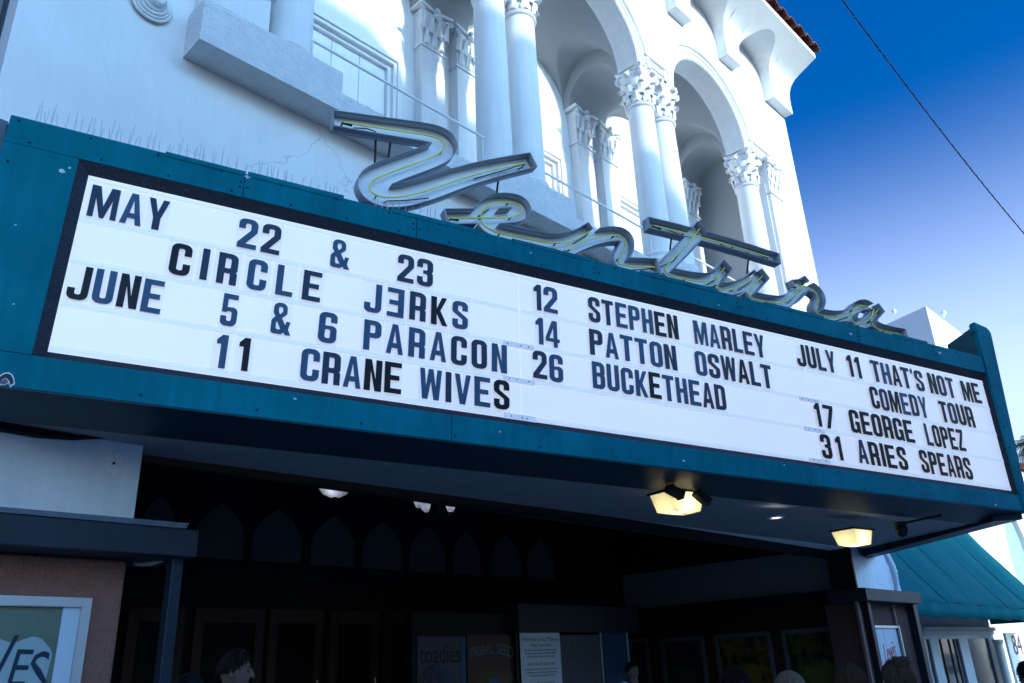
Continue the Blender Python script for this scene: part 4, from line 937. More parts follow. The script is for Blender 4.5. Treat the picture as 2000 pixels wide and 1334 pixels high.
obj('blob_print', MB().poly([blob], lambda u, v, d: (u - .0, -.0225 + d, v), .002), mat('pale_blue_print', (.27, .37, .39), .55), p, world=False)
wv = MB()
for ch, ox, oz, sz, rot in (('W', .20, 1.38, .36, .1), ('i', .47, 1.38, .34, -.1), ('V', .55, 1.35, .34, .1), ('E', .69, 1.30, .31, -.05), ('S', .83, 1.23, .36, .12)):
    text_mb(ch, sz, lambda a, b, ox=ox, oz=oz, rot=rot: (ox + (a * math.cos(rot) - b * math.sin(rot)) * .9 + b * .1 + .06, -.0262, oz + a * math.sin(rot) + b * math.cos(rot) * 1.15), align='LEFT', mb=wv)
INK = mat('dark_blue_ink', (.012, .03, .06), .5)
obj('lettering', wv, INK, p, world=False, solid=.002)
obj('lock', MB().lathe([(.022, 0), (.018, .012), (.0, .012)], (0, 0, 0), 16).xform(Matrix.Translation((W_ - .035, -.06, H_ - .62)) @ Matrix.Rotation(PI / 2, 4, 'X')), BLACK, t, world=False)
# ticket booth in the middle of the lobby
YB2 = 11.0
bt = thing('ticket_booth', 'dark ticket booth with lit glass front in the lobby', 'ticket booth', (on_y(1110, 1300, YB2).x, YB2 + .8, 0))
bx0 = on_y(1008, 1260, YB2).x; bx1 = on_y(1224, 1260, YB2).x; bzt = on_y(1110, 1236, YB2).z
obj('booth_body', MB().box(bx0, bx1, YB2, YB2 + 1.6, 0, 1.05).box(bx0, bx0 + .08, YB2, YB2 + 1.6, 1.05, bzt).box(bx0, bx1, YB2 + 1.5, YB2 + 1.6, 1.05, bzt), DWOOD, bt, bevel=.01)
obj('booth_header', MB().box(on_y(1003, 1200, YB2).x, on_y(1238, 1200, YB2).x, YB2 - .12, YB2 + 1.6, bzt, on_y(1110, 1182, YB2).z), mat('blue_black_header', (.02, .026, .036), .5), bt, bevel=.015)
gx0 = on_y(1092, 1260, YB2).x; gx1 = on_y(1172, 1260, YB2).x
obj('patterned_glass', MB().box(gx0, gx1, YB2 - .01, YB2, 1.05, bzt - .04), mat('patterned_screen', (.06, .075, .085), .6, col2=(.17, .2, .22), cover=.42, c2scale=60), bt)
obj('clear_glass', MB().box(gx1 + .02, bx1, YB2 - .012, YB2, 1.05, bzt), mat('blue_reflecting_glass', (.03, .075, .13), .1), bt)
each('glazing_bar', [(gx1 - .005, gx1 + .02, YB2 - .03, YB2 + .01, 1.05, bzt), (bx1 - .01, bx1 + .03, YB2 - .03, YB2 + .02, 1.05, bzt)], ALU, bt)
# notice on the booth
nx0 = on_y(1013, 1250, YB2).x; nx1 = on_y(1091, 1250, YB2).x; nzt = on_y(1050, 1236, YB2).z
nt_ = thing('notice_sheet', 'pale printed welcome notice taped to the ticket booth front', 'notice', ((nx0 + nx1) / 2, YB2 - .03, 1.0))
obj('sheet', MB().box(nx0, nx1, YB2 - .032, YB2 - .028, .95, nzt), PAPER, nt_)
wn_ = nx1 - nx0; mxn = (nx0 + nx1) / 2
def nline(s, size, z, mb=None, wmax=.94):
    mb2 = text_mb(s, size, lambda a, b: (a, 0, b)); xs_ = [v[0] for v in mb2.v]; wd = max(xs_) - min(xs_); k = min(1, wn_ * wmax / wd)
    mb2.v = [(mxn + v[0] * k, YB2 - .034, z + v[2] * (k if k < .6 else 1)) for v in mb2.v]
    return mb2
YEL = mat('gold_print', (.35, .30, .05), .6); INKN = mat('notice_ink', (.03, .05, .09), .6)
o = nline('Welcome to the Majestic', .115, nzt - .15); obj('heading', o, YEL, nt_, solid=.002)
hh = MB(); zz = nzt - .24
def addt(s, size, z, dst): q = nline(s, size, z); dst.add(q.v, q.f)
addt('Please Come Early', .075, zz, hh); addt('BAGS WILL BE SEARCHED', .065, zz - .33, hh); addt('Items NOT Permitted', .075, zz - .66, hh)
obj('subheading', hh, mat('grey_blue_print', (.12, .17, .25), .6), nt_, solid=.002)
bd = MB()
for k, s in enumerate(('We do our best to start each show on time.', 'Please bring your ticket to the box office.', 'No one is let in without a valid ticket.')): addt(s, .05, zz - .08 - k * .055, bd)
for k, s in enumerate(('All bags and coats may be checked at the door.', 'Large bags are not allowed inside the hall.', 'We can hold nothing for you here.')): addt(s, .05, zz - .41 - k * .055, bd)
for k, s in enumerate(('No outside food or drink.', 'No cameras with removable lenses.', 'No weapons of any kind, no chains, no spikes.', 'No recording devices. No laser pointers.', 'No reentry after leaving. No smoking inside.', 'Thank you.')): addt(s, .05, zz - .74 - k * .055, bd)
obj('body_text', bd, INKN, nt_, solid=.002)
# two band posters left of the booth
def flat_poster(name, label, xa, xb, yt, col, fn):
    x0 = on_y(xa, 1270, YB2 + .1).x; x1 = on_y(xb, 1270, YB2 + .1).x; zt = on_y((xa + xb) / 2, yt, YB2 + .1).z
    t = thing(name, label, 'poster', ((x0 + x1) / 2, YB2 + .1, .6)); obj('sheet', MB().box(x0, x1, YB2 + .09, YB2 + .1, .6, zt), col, t); fn(t, x0, x1, zt); return t
obj('poster_wall', MB().box(on_y(805, 1270, YB2 + .1).x, bx0 - .005, YB2 + .105, YB2 + .3, 0, on_y(850, 1196, YB2 + .1).z), DBLACK, bt)
def pa(t, x0, x1, zt):
    w = x1 - x0
    q = text_mb('toadies', .42, lambda a, b: (a, 0, b), spacing=.95); xs_ = [v[0] for v in q.v]; k = w * .86 / (max(xs_) - min(xs_))
    q.v = [(x0 + w * .47 + v[0] * k, YB2 + .087, zt - .42 + v[2]) for v in q.v]; obj('lettering', q, mat('black_poster_ink', (.004, .004, .006), .5), t, solid=.002)
    obj('blue_margin', MB().box(x1 - w * .1, x1, YB2 + .083, YB2 + .088, .6, zt), mat('blue_poster_ink', (.02, .07, .15), .5), t)
    obj('print_shape', MB().poly([[(x0 + w * .15, zt - .55), (x0 + w * .88, zt - .55), (x0 + w * .55, zt - 1.1)]], lambda u, v, d: (u, YB2 + .084 + d, v), .003), mat('purple_poster_ink', (.045, .045, .08), .5), t)
flat_poster('band_poster', 'dim purple poster with black lettering beside the orange poster', 815, 908, 1243, mat('mauve_poster', (.055, .055, .075), .5), pa)
def pb(t, x0, x1, zt):
    w = x1 - x0; cx = (x0 + x1) / 2
    q = text_mb('TRIBAL SEEDS', .24, lambda a, b: (a, 0, b), spacing=.9); xs_ = [v[0] for v in q.v]; k = w * .94 / (max(xs_) - min(xs_))
    def arc(v):
        u = v[0] * k; q_ = u / (w / 2); return (cx + u, YB2 + .086, zt - .42 + .10 * (1 - q_ * q_) + v[2] * (1.0 + .55 * max(0, q_) ** 3) - .10 * max(0, q_) ** 4)
    q.v = [arc(v) for v in q.v]; obj('lettering', q, mat('dusty_blue_ink', (.09, .14, .19), .5), t, solid=.002)
    dome = [(cx - w * .36, .6), (cx - w * .36, zt - .8)] + [(cx - w * .36 * math.cos(PI * j / 12), zt - .8 + .25 * math.sin(PI * j / 12)) for j in range(1, 12)] + [(cx + w * .36, zt - .8), (cx + w * .36, .6)]
    obj('print_shape', MB().poly([dome], lambda u, v, d: (u, YB2 + .086 + d, v), .002), mat('ochre_ink', (.07, .045, .012), .5), t)
    dr = [(cx - w * .12, .6), (cx - w * .12, zt - .85, .05), (cx - w * .1, zt - .72, .08), (cx + w * .1, zt - .72, .08), (cx + w * .12, zt - .85, .05), (cx + w * .12, .6)]
    obj('print_shape', MB().poly([rp(dr)], lambda u, v, d: (u, YB2 + .083 + d, v), .002), mat('teal_ink', (.02, .09, .15), .5), t)
    q = text_mb('&', .2, lambda a, b: (cx + w * .34 + a, YB2 + .082, zt - .78 + b * 1.3)); obj('lettering', q, mat('dusty_blue_ink_small', (.07, .11, .15), .5), t, solid=.002)
flat_poster('band_poster', 'dark orange poster with arched blue lettering left of the white notice', 912, 1011, 1240, mat('dark_orange_poster', (.06, .026, .014), .5), pb)
# poster cases along the right lobby wall, facing -x
SL = mat('dull_steel_frame', (.10, .125, .16), .35, metal=.4, var=.1)
for (xa, xb, yt, label, c1, c2) in ((1525, 1655, 1222, 'nearest dark poster case on the right lobby wall with green print', (.010, .012, .014), (.05, .06, .012)), (1395, 1505, 1233, 'poster case with mustard print on the right lobby wall', (.012, .016, .018), (.10, .075, .008)), (1290, 1375, 1242, 'blackish poster case on the right lobby wall, next beyond the mustard print', (.012, .013, .018), (.02, .02, .03)), (1228, 1266, 1246, 'narrow dark poster case at the far end of the right lobby wall', (.011, .012, .016), (.02, .02, .024))):
    pn = on_x(xb, yt, XW1); pf_ = on_x(xa, yt, XW1); w = pf_.y - pn.y
    M_ = Matrix.Translation((XW1 - .002, pf_.y, pn.z - 1.7)) @ Matrix.Rotation(-PI / 2, 4, 'Z')
    t, p = case('poster_case', label, 'poster case', M_, w, 1.7, (SL, mat('dark_poster', c1, .3, col2=c2, cover=.5, c2scale=4)), 'poster cases on the right lobby wall', fr=.09)
    q = MB()
    pts = [(w * .2, .75), (w * .3, 1.0), (w * .45, .9), (w * .6, 1.1), (w * .75, .95), (w * .72, .6), (w * .5, .5)]
    obj('print_shape', MB().poly([rp([(a, b, .08) for a, b in pts])], lambda u, v, d: (u, -.024 + d, v), .002), mat('dim_print', tuple(c * 1.3 for c in c2), .5), p, world=False)
# poster on the front of the right pier
M_ = Matrix.Translation((on_y(1700, 1230, 6.86).x, 6.9, .6)); w = on_y(1757, 1230, 6.86).x - on_y(1700, 1230, 6.86).x; h = on_y(1727, 1222, 6.86).z - .6
t, p = case('poster_case', 'white poster with red and blue scribble on the right pier', 'poster case', M_, w, h, (ALU, mat('pale_blue_poster', (.48, .58, .68), .4, streak=.2)), fr=.05)
for word, zz, sz, nm, c in (('Lewis', .66, .34, 'red_scribble', (.42, .06, .07)), ('Black', .92, .30, 'blue_scribble', (.03, .12, .35))):
    q = text_mb(word, sz, lambda a, b: (w * .52 + (a + b * .25) * .85, -.024, h - zz + b * 1.5 + .12 * a)); obj('lettering', q, mat(nm, c, .5), p, world=False, solid=.003)
# ------------------------------------------------------------------ green awning and shop to the right
sh = thing('corner_shop', 'white shop front with glazed doors under the teal awning', 'shop', (25, 7.2, 0))
SX0, SX1 = 20.6, 33.4
s_ = MB().box(SX0, SX1, 9.3, 9.6, 3.2, 6.6).box(SX0, SX0 + .3, 9.3, 9.6, 0, 3.2).box(SX0, SX1, 14, 14.3, 0, 6.6).box(SX1 - .3, SX1, 9.6, 14, 0, 6.6).box(SX0, SX1, 9.3, 14.3, 6.6, 6.8)
obj('shop_wall', s_, CREAM, sh)
SY = 9.2
def shop_x(px): return on_y(px, 1290, SY).x
SZ = on_y(1880, 1240, SY).z
obj('shop_cornice', MB().box(shop_x(1805), shop_x(1948), SY - .2, SY + .1, SZ + .12, SZ + .24).box(shop_x(1808), shop_x(1948), SY - .12, SY + .1, SZ, SZ + .12).box(shop_x(1805), shop_x(1948), SY, SY + .1, SZ + .24, 3.5), mat('greyed_white_trim', (.30, .33, .37), .6), sh, bevel=.01)
f = MB().box(shop_x(1806), shop_x(1950), SY - .03, SY + .08, SZ - .12, SZ)
for xa, xb in ((1806, 1813), (1822, 1838), (1880, 1897), (1938, 1950)): f.box(shop_x(xa), shop_x(xb), SY - .035, SY + .08, 0, SZ - .05)
obj('door_frame', f, mat('blue_white_frame', (.30, .36, .44), .5), sh, bevel=.008)
obj('shop_glass', MB().box(shop_x(1806), shop_x(1950), SY + .02, SY + .04, .1, SZ - .1), GLASS, sh)
each('door_bar', [(shop_x(xa), shop_x(xa) + .06, SY - .01, SY + .018, 0, SZ - .1) for xa in (1845, 1862, 1872)], BLACK, sh)
m_ = MB().lathe([(.16, 0), (.16, .2), (.13, .25), (.13, 1.75), (.17, 1.8), (.17, 1.9)], (on_y(1958, 1290, 8.6).x, 8.6, 0), 20)
obj('round_post', m_, mat('cream_post', (.55, .56, .54), .6), sh, smooth=True)
# awning
aw = thing('awning', 'large teal canvas awning sloping over the shop right of the marquee', 'awning', (23, 6.0, 2.5))
A1 = on_y(1890, 1042, 9.2); A0x = 20.7
zt_a = A1.z
b1 = on_x(2000, 1140, A1.x); sl_ = (b1 - A1); 
yf = 7.15; kf = (yf - A1.y) / (sl_.y if abs(sl_.y) > .01 else -1); zf = A1.z + sl_.z * kf
fr_pt = on_y(1900, 1183, yf); zf = fr_pt.z
rows = []; n = 48
for i in range(n + 1):
    q = i / n; x = A0x + (A1.x - A0x) * q; row = []
    for j in range(13):
        v = j / 12; sag = -.10 * math.sin(PI * v) * (.55 + .45 * math.cos(q * PI * 10)) ; wr = .03 * math.sin(q * 43 + v * 3) * v + .022 * math.sin(q * 97 - v * 5) * v * v
        row.append((x, A1.y + (yf - A1.y) * v, zt_a + (zf - zt_a) * v + sag + wr))
    rows.append(row)
obj('canopy_cloth', MB().grid(rows), CANVAS, aw, smooth=True, solid=.006)
for i in range(6):
    q = i / 5; x = A0x + (A1.x - A0x) * q; obj('seam', MB().tube([(x, A1.y + (yf - A1.y) * v, zt_a + (zf - zt_a) * v - .10 * math.sin(PI * v) * (.55 + .45 * math.cos(q * PI * 10)) + .01) for v in [k / 10 for k in range(11)]], .012, 6), CANVAS, aw, smooth=True)
rows = [[(A0x + (A1.x - A0x) * i / 60, yf - .02 + .03 * math.sin(i * .9), zf + .01), (A0x + (A1.x - A0x) * i / 60, yf + .03 * math.sin(i * .9 + .6), zf - .34 + .02 * math.sin(i * .7))] for i in range(61)]
obj('valance', MB().grid(rows), CANVAS, aw, smooth=True, solid=.006)
for xx in (A1.x,):
    obj('side_cloth', MB().add([(xx, A1.y, zt_a - .03), (xx, yf, zf - .01), (xx, yf, zf - .3), (xx, A1.y, zf - .3)], [(0, 1, 2, 3)]), CANVAS, aw, solid=.006)
obj('awning_frame', MB().tube([(A0x, yf + .12, zf - .14), (A1.x, yf + .12, zf - .14)], .025, 8).tube([(A0x, A1.y, zt_a - .06), (A1.x, A1.y, zt_a - .06)], .025, 8), BLACK, aw)
# sunlit white building beyond, with an arched window
FBX = 34.6
fb = thing('arched_building', 'sunlit white building with arched window beyond the teal awning', 'building', (34, 8, 0))
BY = 9.4; rr = 1.7
azs = on_y(1973, 1085, BY).z; axc = on_y(1973, 1085, BY).x + rr
out = [(FBX, 0), (FBX, 9.0), (60, 9.0), (60, 0)]
hole = [(axc - rr, 3.0), (axc + rr, 3.0)] + [(axc + rr * math.cos(PI * k / 20), azs + rr * 1.2 * math.sin(PI * k / 20)) for k in range(21)]
obj('building_wall', MB().poly([out, hole], lambda u, v, d: (u, BY + d, v), .35), CREAM, fb)
obj('window_pane', MB().box(axc - rr * 1.1, axc + rr * 1.1, BY + .2, BY + .22, 2.9, azs + rr * 1.4), mat('grey_green_pane', (.30, .40, .42), .3), fb)
obj('side_wall', MB().box(FBX, FBX + .3, BY + .35, 20, 0, 9.0), CREAM, fb); obj('flat_roof', MB().box(FBX, 60, BY, 20, 9.0, 9.2), CREAM, fb)
SGY = 8.4
sp_ = on_y(1988, 1262, SGY)
sg = thing('number_sign', 'white street number board reading 84 at the far right edge', 'sign', (sp_.x, SGY, 0))
k_ = -(CM @ (sp_ - EYE)).z / F_PX
obj('sign_board', MB().box(on_y(1974, 1280, SGY).x, on_y(1974, 1280, SGY).x + 3.0, SGY, SGY + .08, 0.2, on_y(1990, 1236, SGY).z), CREAM, sg, bevel=.01)
q = text_mb('84', 42 * k_ * 1.25, lambda a, b: (on_y(1981, 1276, SGY).x + a * 1.25, SGY - .008, on_y(1982, 1279, SGY).z + b), align='LEFT'); obj('lettering', q, mat('maroon_paint', (.12, .03, .05), .5), sg, solid=.006)
# ------------------------------------------------------------------ far things on the right
tw = thing('white_tower', 'sunlit white square turret with hipped top behind the right end of the marquee', 'tower', (0, 0, 0))
YT = 10.0
c0 = on_y(1723, 640, YT); c1 = on_y(1808, 597, YT); XE = on_y(1903, 668, YT).x; 
ez = c1.z
# box with parapet corner toward the viewer
X0 = c1.x; 
X0 = c1.x; k_t = -(CM @ (c1 - EYE)).z / F_PX
bx = MB().hexa([(X0, YT, 8.9), (XE, YT, 8.9), (XE + 4.4, YT + 12, 8.9), (X0 + 4.4, YT + 12, 8.9)], [(X0, YT, ez), (XE, YT, ez), (XE + 4.4, YT + 12, ez), (X0 + 4.4, YT + 12, ez)])
obj('tower_wall', bx, CREAM, tw, bevel=.05)
for pxx, pyy in ((1746, 608), (1843, 612)):
    q = on_y(pxx, pyy, YT + 3.0) if pxx < 1800 else on_y(pxx, pyy, YT - .15)
    fl_t = obj('floodlight', MB().ball(tuple(q), 5 * k_t, 5 * k_t, 6 * k_t, 12).tube([q, q + Vector((0, .05, -9 * k_t))], 1.6 * k_t, 8), mat('white_lamp_paint', (.8, .8, .8), .4), tw, smooth=True)
# right-edge house with tiled roof
rh = thing('tiled_house', 'distant pale house with red tiled eave at the right edge', 'house', (0, 0, 0))
h0 = on_y(1985, 902, 10); X1 = h0.x
obj('house_wall', MB().box(X1 + .2, X1 + 30, 10, 18, 9.25, h0.z - .4), CREAM, rh)
o_ = MB().hexa([(X1 - .3, 9.6, h0.z - .4), (X1 + 30, 9.6, h0.z - .4), (X1 + 30, 14, h0.z + .9), (X1 - .3, 14, h0.z + .9)], [(X1 - .3, 9.6, h0.z - .2), (X1 + 30, 9.6, h0.z - .2), (X1 + 30, 14, h0.z + 1.1), (X1 - .3, 14, h0.z + 1.1)])
obj('house_roof', o_, TILE, rh)
# palm
pp = at_depth(2012, 868, 75.0)
pm = thing('palm_tree', 'tall palm tree with drooping fronds at the right edge of the sky', 'palm tree', (pp.x, pp.y, 0))
obj('trunk', MB().tube([(0, 0, 0), (.2, 0, pp.z * .5), (0, 0, pp.z)], [.35, .26, .22], 10), mat('palm_bark', (.16, .13, .1), .9, var=.3), pm, world=False, smooth=True)
cr = MB()
for k in range(46):
    a = random.uniform(0, 2 * PI); el = random.uniform(-.5, 1.2); L_ = random.uniform(2.2, 3.0); d = Vector((math.cos(a), math.sin(a), 0)); prev = Vector((0, 0, pp.z))
    pts = []
    for j in range(9):
        v = j / 8; pts.append(Vector((0, 0, pp.z)) + d * (L_ * v * math.cos(el * (1 - .3 * v))) + Vector((0, 0, L_ * (math.sin(el) * v - .75 * v * v))))
    side = Vector((-d.y, d.x, 0))
    for j in range(8):
        for s2 in (-1, 1):
            for u in (0, .5):
                p0 = pts[j].lerp(pts[j + 1], u); l = .62 * math.sin(PI * min(.95, (j + u + 1) / 9.5)); tip = p0 + side * s2 * l * .7 + (pts[j + 1] - pts[j]) * .9 + Vector((0, 0, -.32 * l))
                wv_ = (pts[j + 1] - pts[j]).normalized() * .05; cr.add([p0 - wv_, p0 + wv_, tip], [(0, 1, 2)])
    cr.tube(pts, .03, 4)
obj('crown', cr, mat('palm_green', (.05, .085, .04), .6, var=.3), pm, world=False, fix=False)
# overhead cable
A = at_depth(1600, -60, 11.0); Bq = at_depth(2090, 560, 16.0); pts = [A.lerp(Bq, k / 40) + Vector((0, 0, -.25 * math.sin(PI * k / 40))) for k in range(41)]
tw_ = []
for k in range(241):
    q = k / 240 * 40; i = min(39, int(q)); p_ = pts[i].lerp(pts[i + 1], q - i); tw_.append(p_ + Vector((.011 * math.cos(k * 1.1), .011 * math.sin(k * 1.1), .011 * math.sin(k * 1.1))))
ext = [A + (A - Bq) * 1.5 + Vector((0, 0, 2))] + pts + [Bq + (Bq - A) * 1.5 + Vector((0, 0, 2))]
tag(obj('overhead_cable', MB().tube(ext, .009, 6).tube(tw_, .006, 5), BLACK, smooth=True), 'thin twisted black cable crossing the blue sky', 'cable')
# neighbour wall at the far left
nb = thing('neighbour_building', 'shaded grey neighbouring wall at the upper left corner', 'building', (-4, 9, 0))
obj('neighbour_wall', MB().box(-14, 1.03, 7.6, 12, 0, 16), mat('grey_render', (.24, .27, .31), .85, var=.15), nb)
nx = on_y(14, 40, 7.45).x; obj('rainwater_pipe', MB().tube([(nx, 7.5, 0), (nx, 7.5, 15)], .06, 10).tube([(nx - .25, 7.5, 0), (nx - .25, 7.5, 15)], .03, 8), mat('dark_pipe', (.05, .06, .075), .5), nb, smooth=True)
# building across the street: its roofline throws the shade on the facade
ob = thing('street_block', 'brick block across the street with a stepped roofline, behind the viewer', 'building', (-10, -30, 0))
tn = math.tan(SUN_EL) / math.cos(SUN_AZ); dist = 31.0; sx = dist * math.tan(SUN_AZ)
EDGE = [(-6.0, 12.6), (6.4, 12.4), (7.2, 11.6), (8.5, 11.4), (11.0, 11.2), (12.0, 10.6), (12.8, 9.4), (13.6, 7.4), (14.4, 7.0), (33.6, 6.8)]     # where its shade ends on the facade
prof = [(-6.0 + sx, 0)] + [(x + sx, z + dist * tn) for x, z in EDGE] + [(33.6 + sx, 0)]
obj('block_wall', MB().poly([prof], lambda u, v, d: (u, -24 - d, v), 14), mat('tan_brick', (.30, .22, .17), .9, var=.15, vscale=3), ob)
wm = MB()
for fl_ in range(4):
    for k in range(8):
        x = 2.5 + k * 3.8
        if 1.6 + fl_ * 3.6 + 2 < (15 if x < 9 else 8): wm.box(x, x + 1.5, -24.02, -23.9, 1.2 + fl_ * 3.6, 3.2 + fl_ * 3.6)
obj('block_window', wm, GLASS, ob)
# ------------------------------------------------------------------ people waiting on the pavement (only heads reach the frame)
SKIN = mat('skin', (.10, .062, .054), .55, var=.06, vscale=8)
def remesh(name, mb, voxel, sm):
    me = bpy.data.meshes.new(name); me.from_pydata(mb.v, [], mb.f); o = bpy.data.objects.new(name, me); scene.collection.objects.link(o)
    r = o.modifiers.new('r', 'REMESH'); r.mode = 'VOXEL'; r.voxel_size = voxel
    s = o.modifiers.new('s', 'SMOOTH'); s.iterations = sm; s.factor = .5
    dg = bpy.context.evaluated_depsgraph_get(); dg.update(); me2 = bpy.data.meshes.new_from_object(o.evaluated_get(dg)); me2.name = name
    bpy.data.objects.remove(o); bpy.data.meshes.remove(me); me2.polygons.foreach_set('use_smooth', [True] * len(me2.polygons)); return me2
def body_mb(female=False):
    """standing figure 1.75 m tall, facing -y, head turned forward"""
    b = MB(); k = .92 if female else 1
    sec = [(.80, .145, .10), (.90, .165, .115), (.98, .16 * (1.05 if female else 1), .11), (1.08, .135 * k, .095), (1.20, .155 * k, .105), (1.32, .18 * k, .115), (1.40, .175 * k, .10), (1.45, .12 * k, .075), (1.49, .065, .06)]
    rows = [[(rx * math.cos(t), ry * math.sin(t), z) for t in [2 * PI * j / 20 for j in range(20)]] for z, rx, ry in sec]
    b.grid(rows, close=True); o = len(b.v); b.f += [tuple(range(o - 180, o - 160)), tuple(range(o - 20, o))]; b.m += [0, 0]
    b.tube([(0, .01, 1.44), (0, -.002, 1.52), (0, -.01, 1.58)], [.062, .056, .054], 14)
    for s in (-1, 1):
        b.tube([(s * .085, 0, .86), (s * .095, -.005, .66), (s * .10, 0, .47), (s * .10, .012, .30), (s * .10, .01, .09)], [.088, .078, .056, .052, .038], 12)
        b.tube([(s * .10, .05, .035), (s * .105, -.06, .035), (s * .11, -.15, .028)], [.04, .042, .03], 10)
        b.tube([(s * .165 * k, .0, 1.405), (s * .215 * k, .012, 1.30), (s * .245 * k, .02, 1.12), (s * .25 * k, -.03, .98), (s * .25 * k, -.06, .87)], [.055, .048, .04, .034, .026], 10)
        b.tube([(s * .25 * k, -.06, .87), (s * .25 * k, -.075, .80)], [.028, .034], 10)
        for f in range(4): b.tube([(s * .25 * k, -.10 + f * .018, .80), (s * .25 * k, -.11 + f * .018, .765), (s * .245 * k, -.105 + f * .018, .735 + .006 * abs(f - 1.5))], [.0095, .009, .008], 6)
        b.tube([(s * .245 * k, -.105, .84), (s * .235 * k, -.13, .81), (s * .232 * k, -.135, .785)], [.012, .0105, .009], 6)
    # head
    hv = MB(); n = 28; cz = 1.645
    for i in range(19):
        a = -PI / 2 + PI * i / 18
        for j in range(n):
            t = 2 * PI * j / n; x = .074 * math.cos(a) * math.cos(t); y = .096 * math.cos(a) * math.sin(t); z = .115 * math.sin(a)
            if z < 0: x *= 1 - .28 * (-z / .115) ** 1.4; y = y * (1 - .10 * (-z / .115)) - .014 * (-z / .115)
            if y < 0:
                fx = abs(x)
                y *= .94
                if fx < .03 and -.01 < z < .05: pass
                y += .008 * math.exp(-((fx - .031) / .014) ** 2 - ((z - .008) / .012) ** 2)        # eye sockets
                y -= .005 * math.exp(-((z - .028) / .010) ** 2) * (1 if fx < .05 else 0)              # brow
                y -= .007 * math.exp(-(fx / .02) ** 2 - ((z + .095) / .014) ** 2)                     # chin
                y -= .004 * math.exp(-(fx / .024) ** 2 - ((z + .062) / .007) ** 2)                    # lips
            hv.v.append((x, y, cz + z))
    hv.f = [(i * n + j, i * n + (j + 1) % n, (i + 1) * n + (j + 1) % n, (i + 1) * n + j) for i in range(18) for j in range(n)]; hv.m = [0] * len(hv.f)
    b.add(hv.v, hv.f)
    b.tube([(0, -.088, 1.668), (0, -.100, 1.645), (0, -.107, 1.622), (0, -.098, 1.613)], [.008, .011, .016, .013], 8)
    for s in (-1, 1):
        b.ball((s * .078, .008, 1.645), .011, .020, .033, 10); b.ball((s * .077, .006, 1.622), .010, .012, .014, 8)
    return b
BODY = {f: remesh('body', body_mb(f), .0085, 3) for f in (False, True)}
for me in BODY.values(): me.materials.append(SKIN)
def shirt_mb():
    b = MB(); sec = [(.86, .185, .135), (.98, .182, .132), (1.1, .16, .12), (1.2, .172, .125), (1.32, .196, .132), (1.41, .185, .115), (1.455, .13, .09), (1.48, .085, .08)]
    b.grid([[(rx * math.cos(t) + .006 * math.sin(9 * z + 3 * t), ry * math.sin(t), z) for t in [2 * PI * j / 28 for j in range(28)]] for z, rx, ry in sec], close=True)
    for s in (-1, 1): b.tube([(s * .15, .0, 1.415), (s * .21, .012, 1.30), (s * .242, .02, 1.12), (s * .246, -.03, .98), (s * .246, -.055, .89)], [.068, .062, .054, .048, .042], 14)
    return b
def trousers_mb():
    b = MB(); b.grid([[(rx * math.cos(t), ry * math.sin(t), z) for t in [2 * PI * j / 24 for j in range(24)]] for z, rx, ry in ((.80, .165, .12), (.92, .176, .126), (.97, .172, .124))], close=True)
    for s in (-1, 1): b.tube([(s * .085, 0, .88), (s * .097, -.005, .66), (s * .10, 0, .47), (s * .10, .012, .30), (s * .10, .01, .07)], [.098, .09, .07, .066, .06], 16)
    return b
SHIRT = remesh('shirt', shirt_mb(), .016, 2); TROU = remesh('trousers', trousers_mb(), .016, 2)
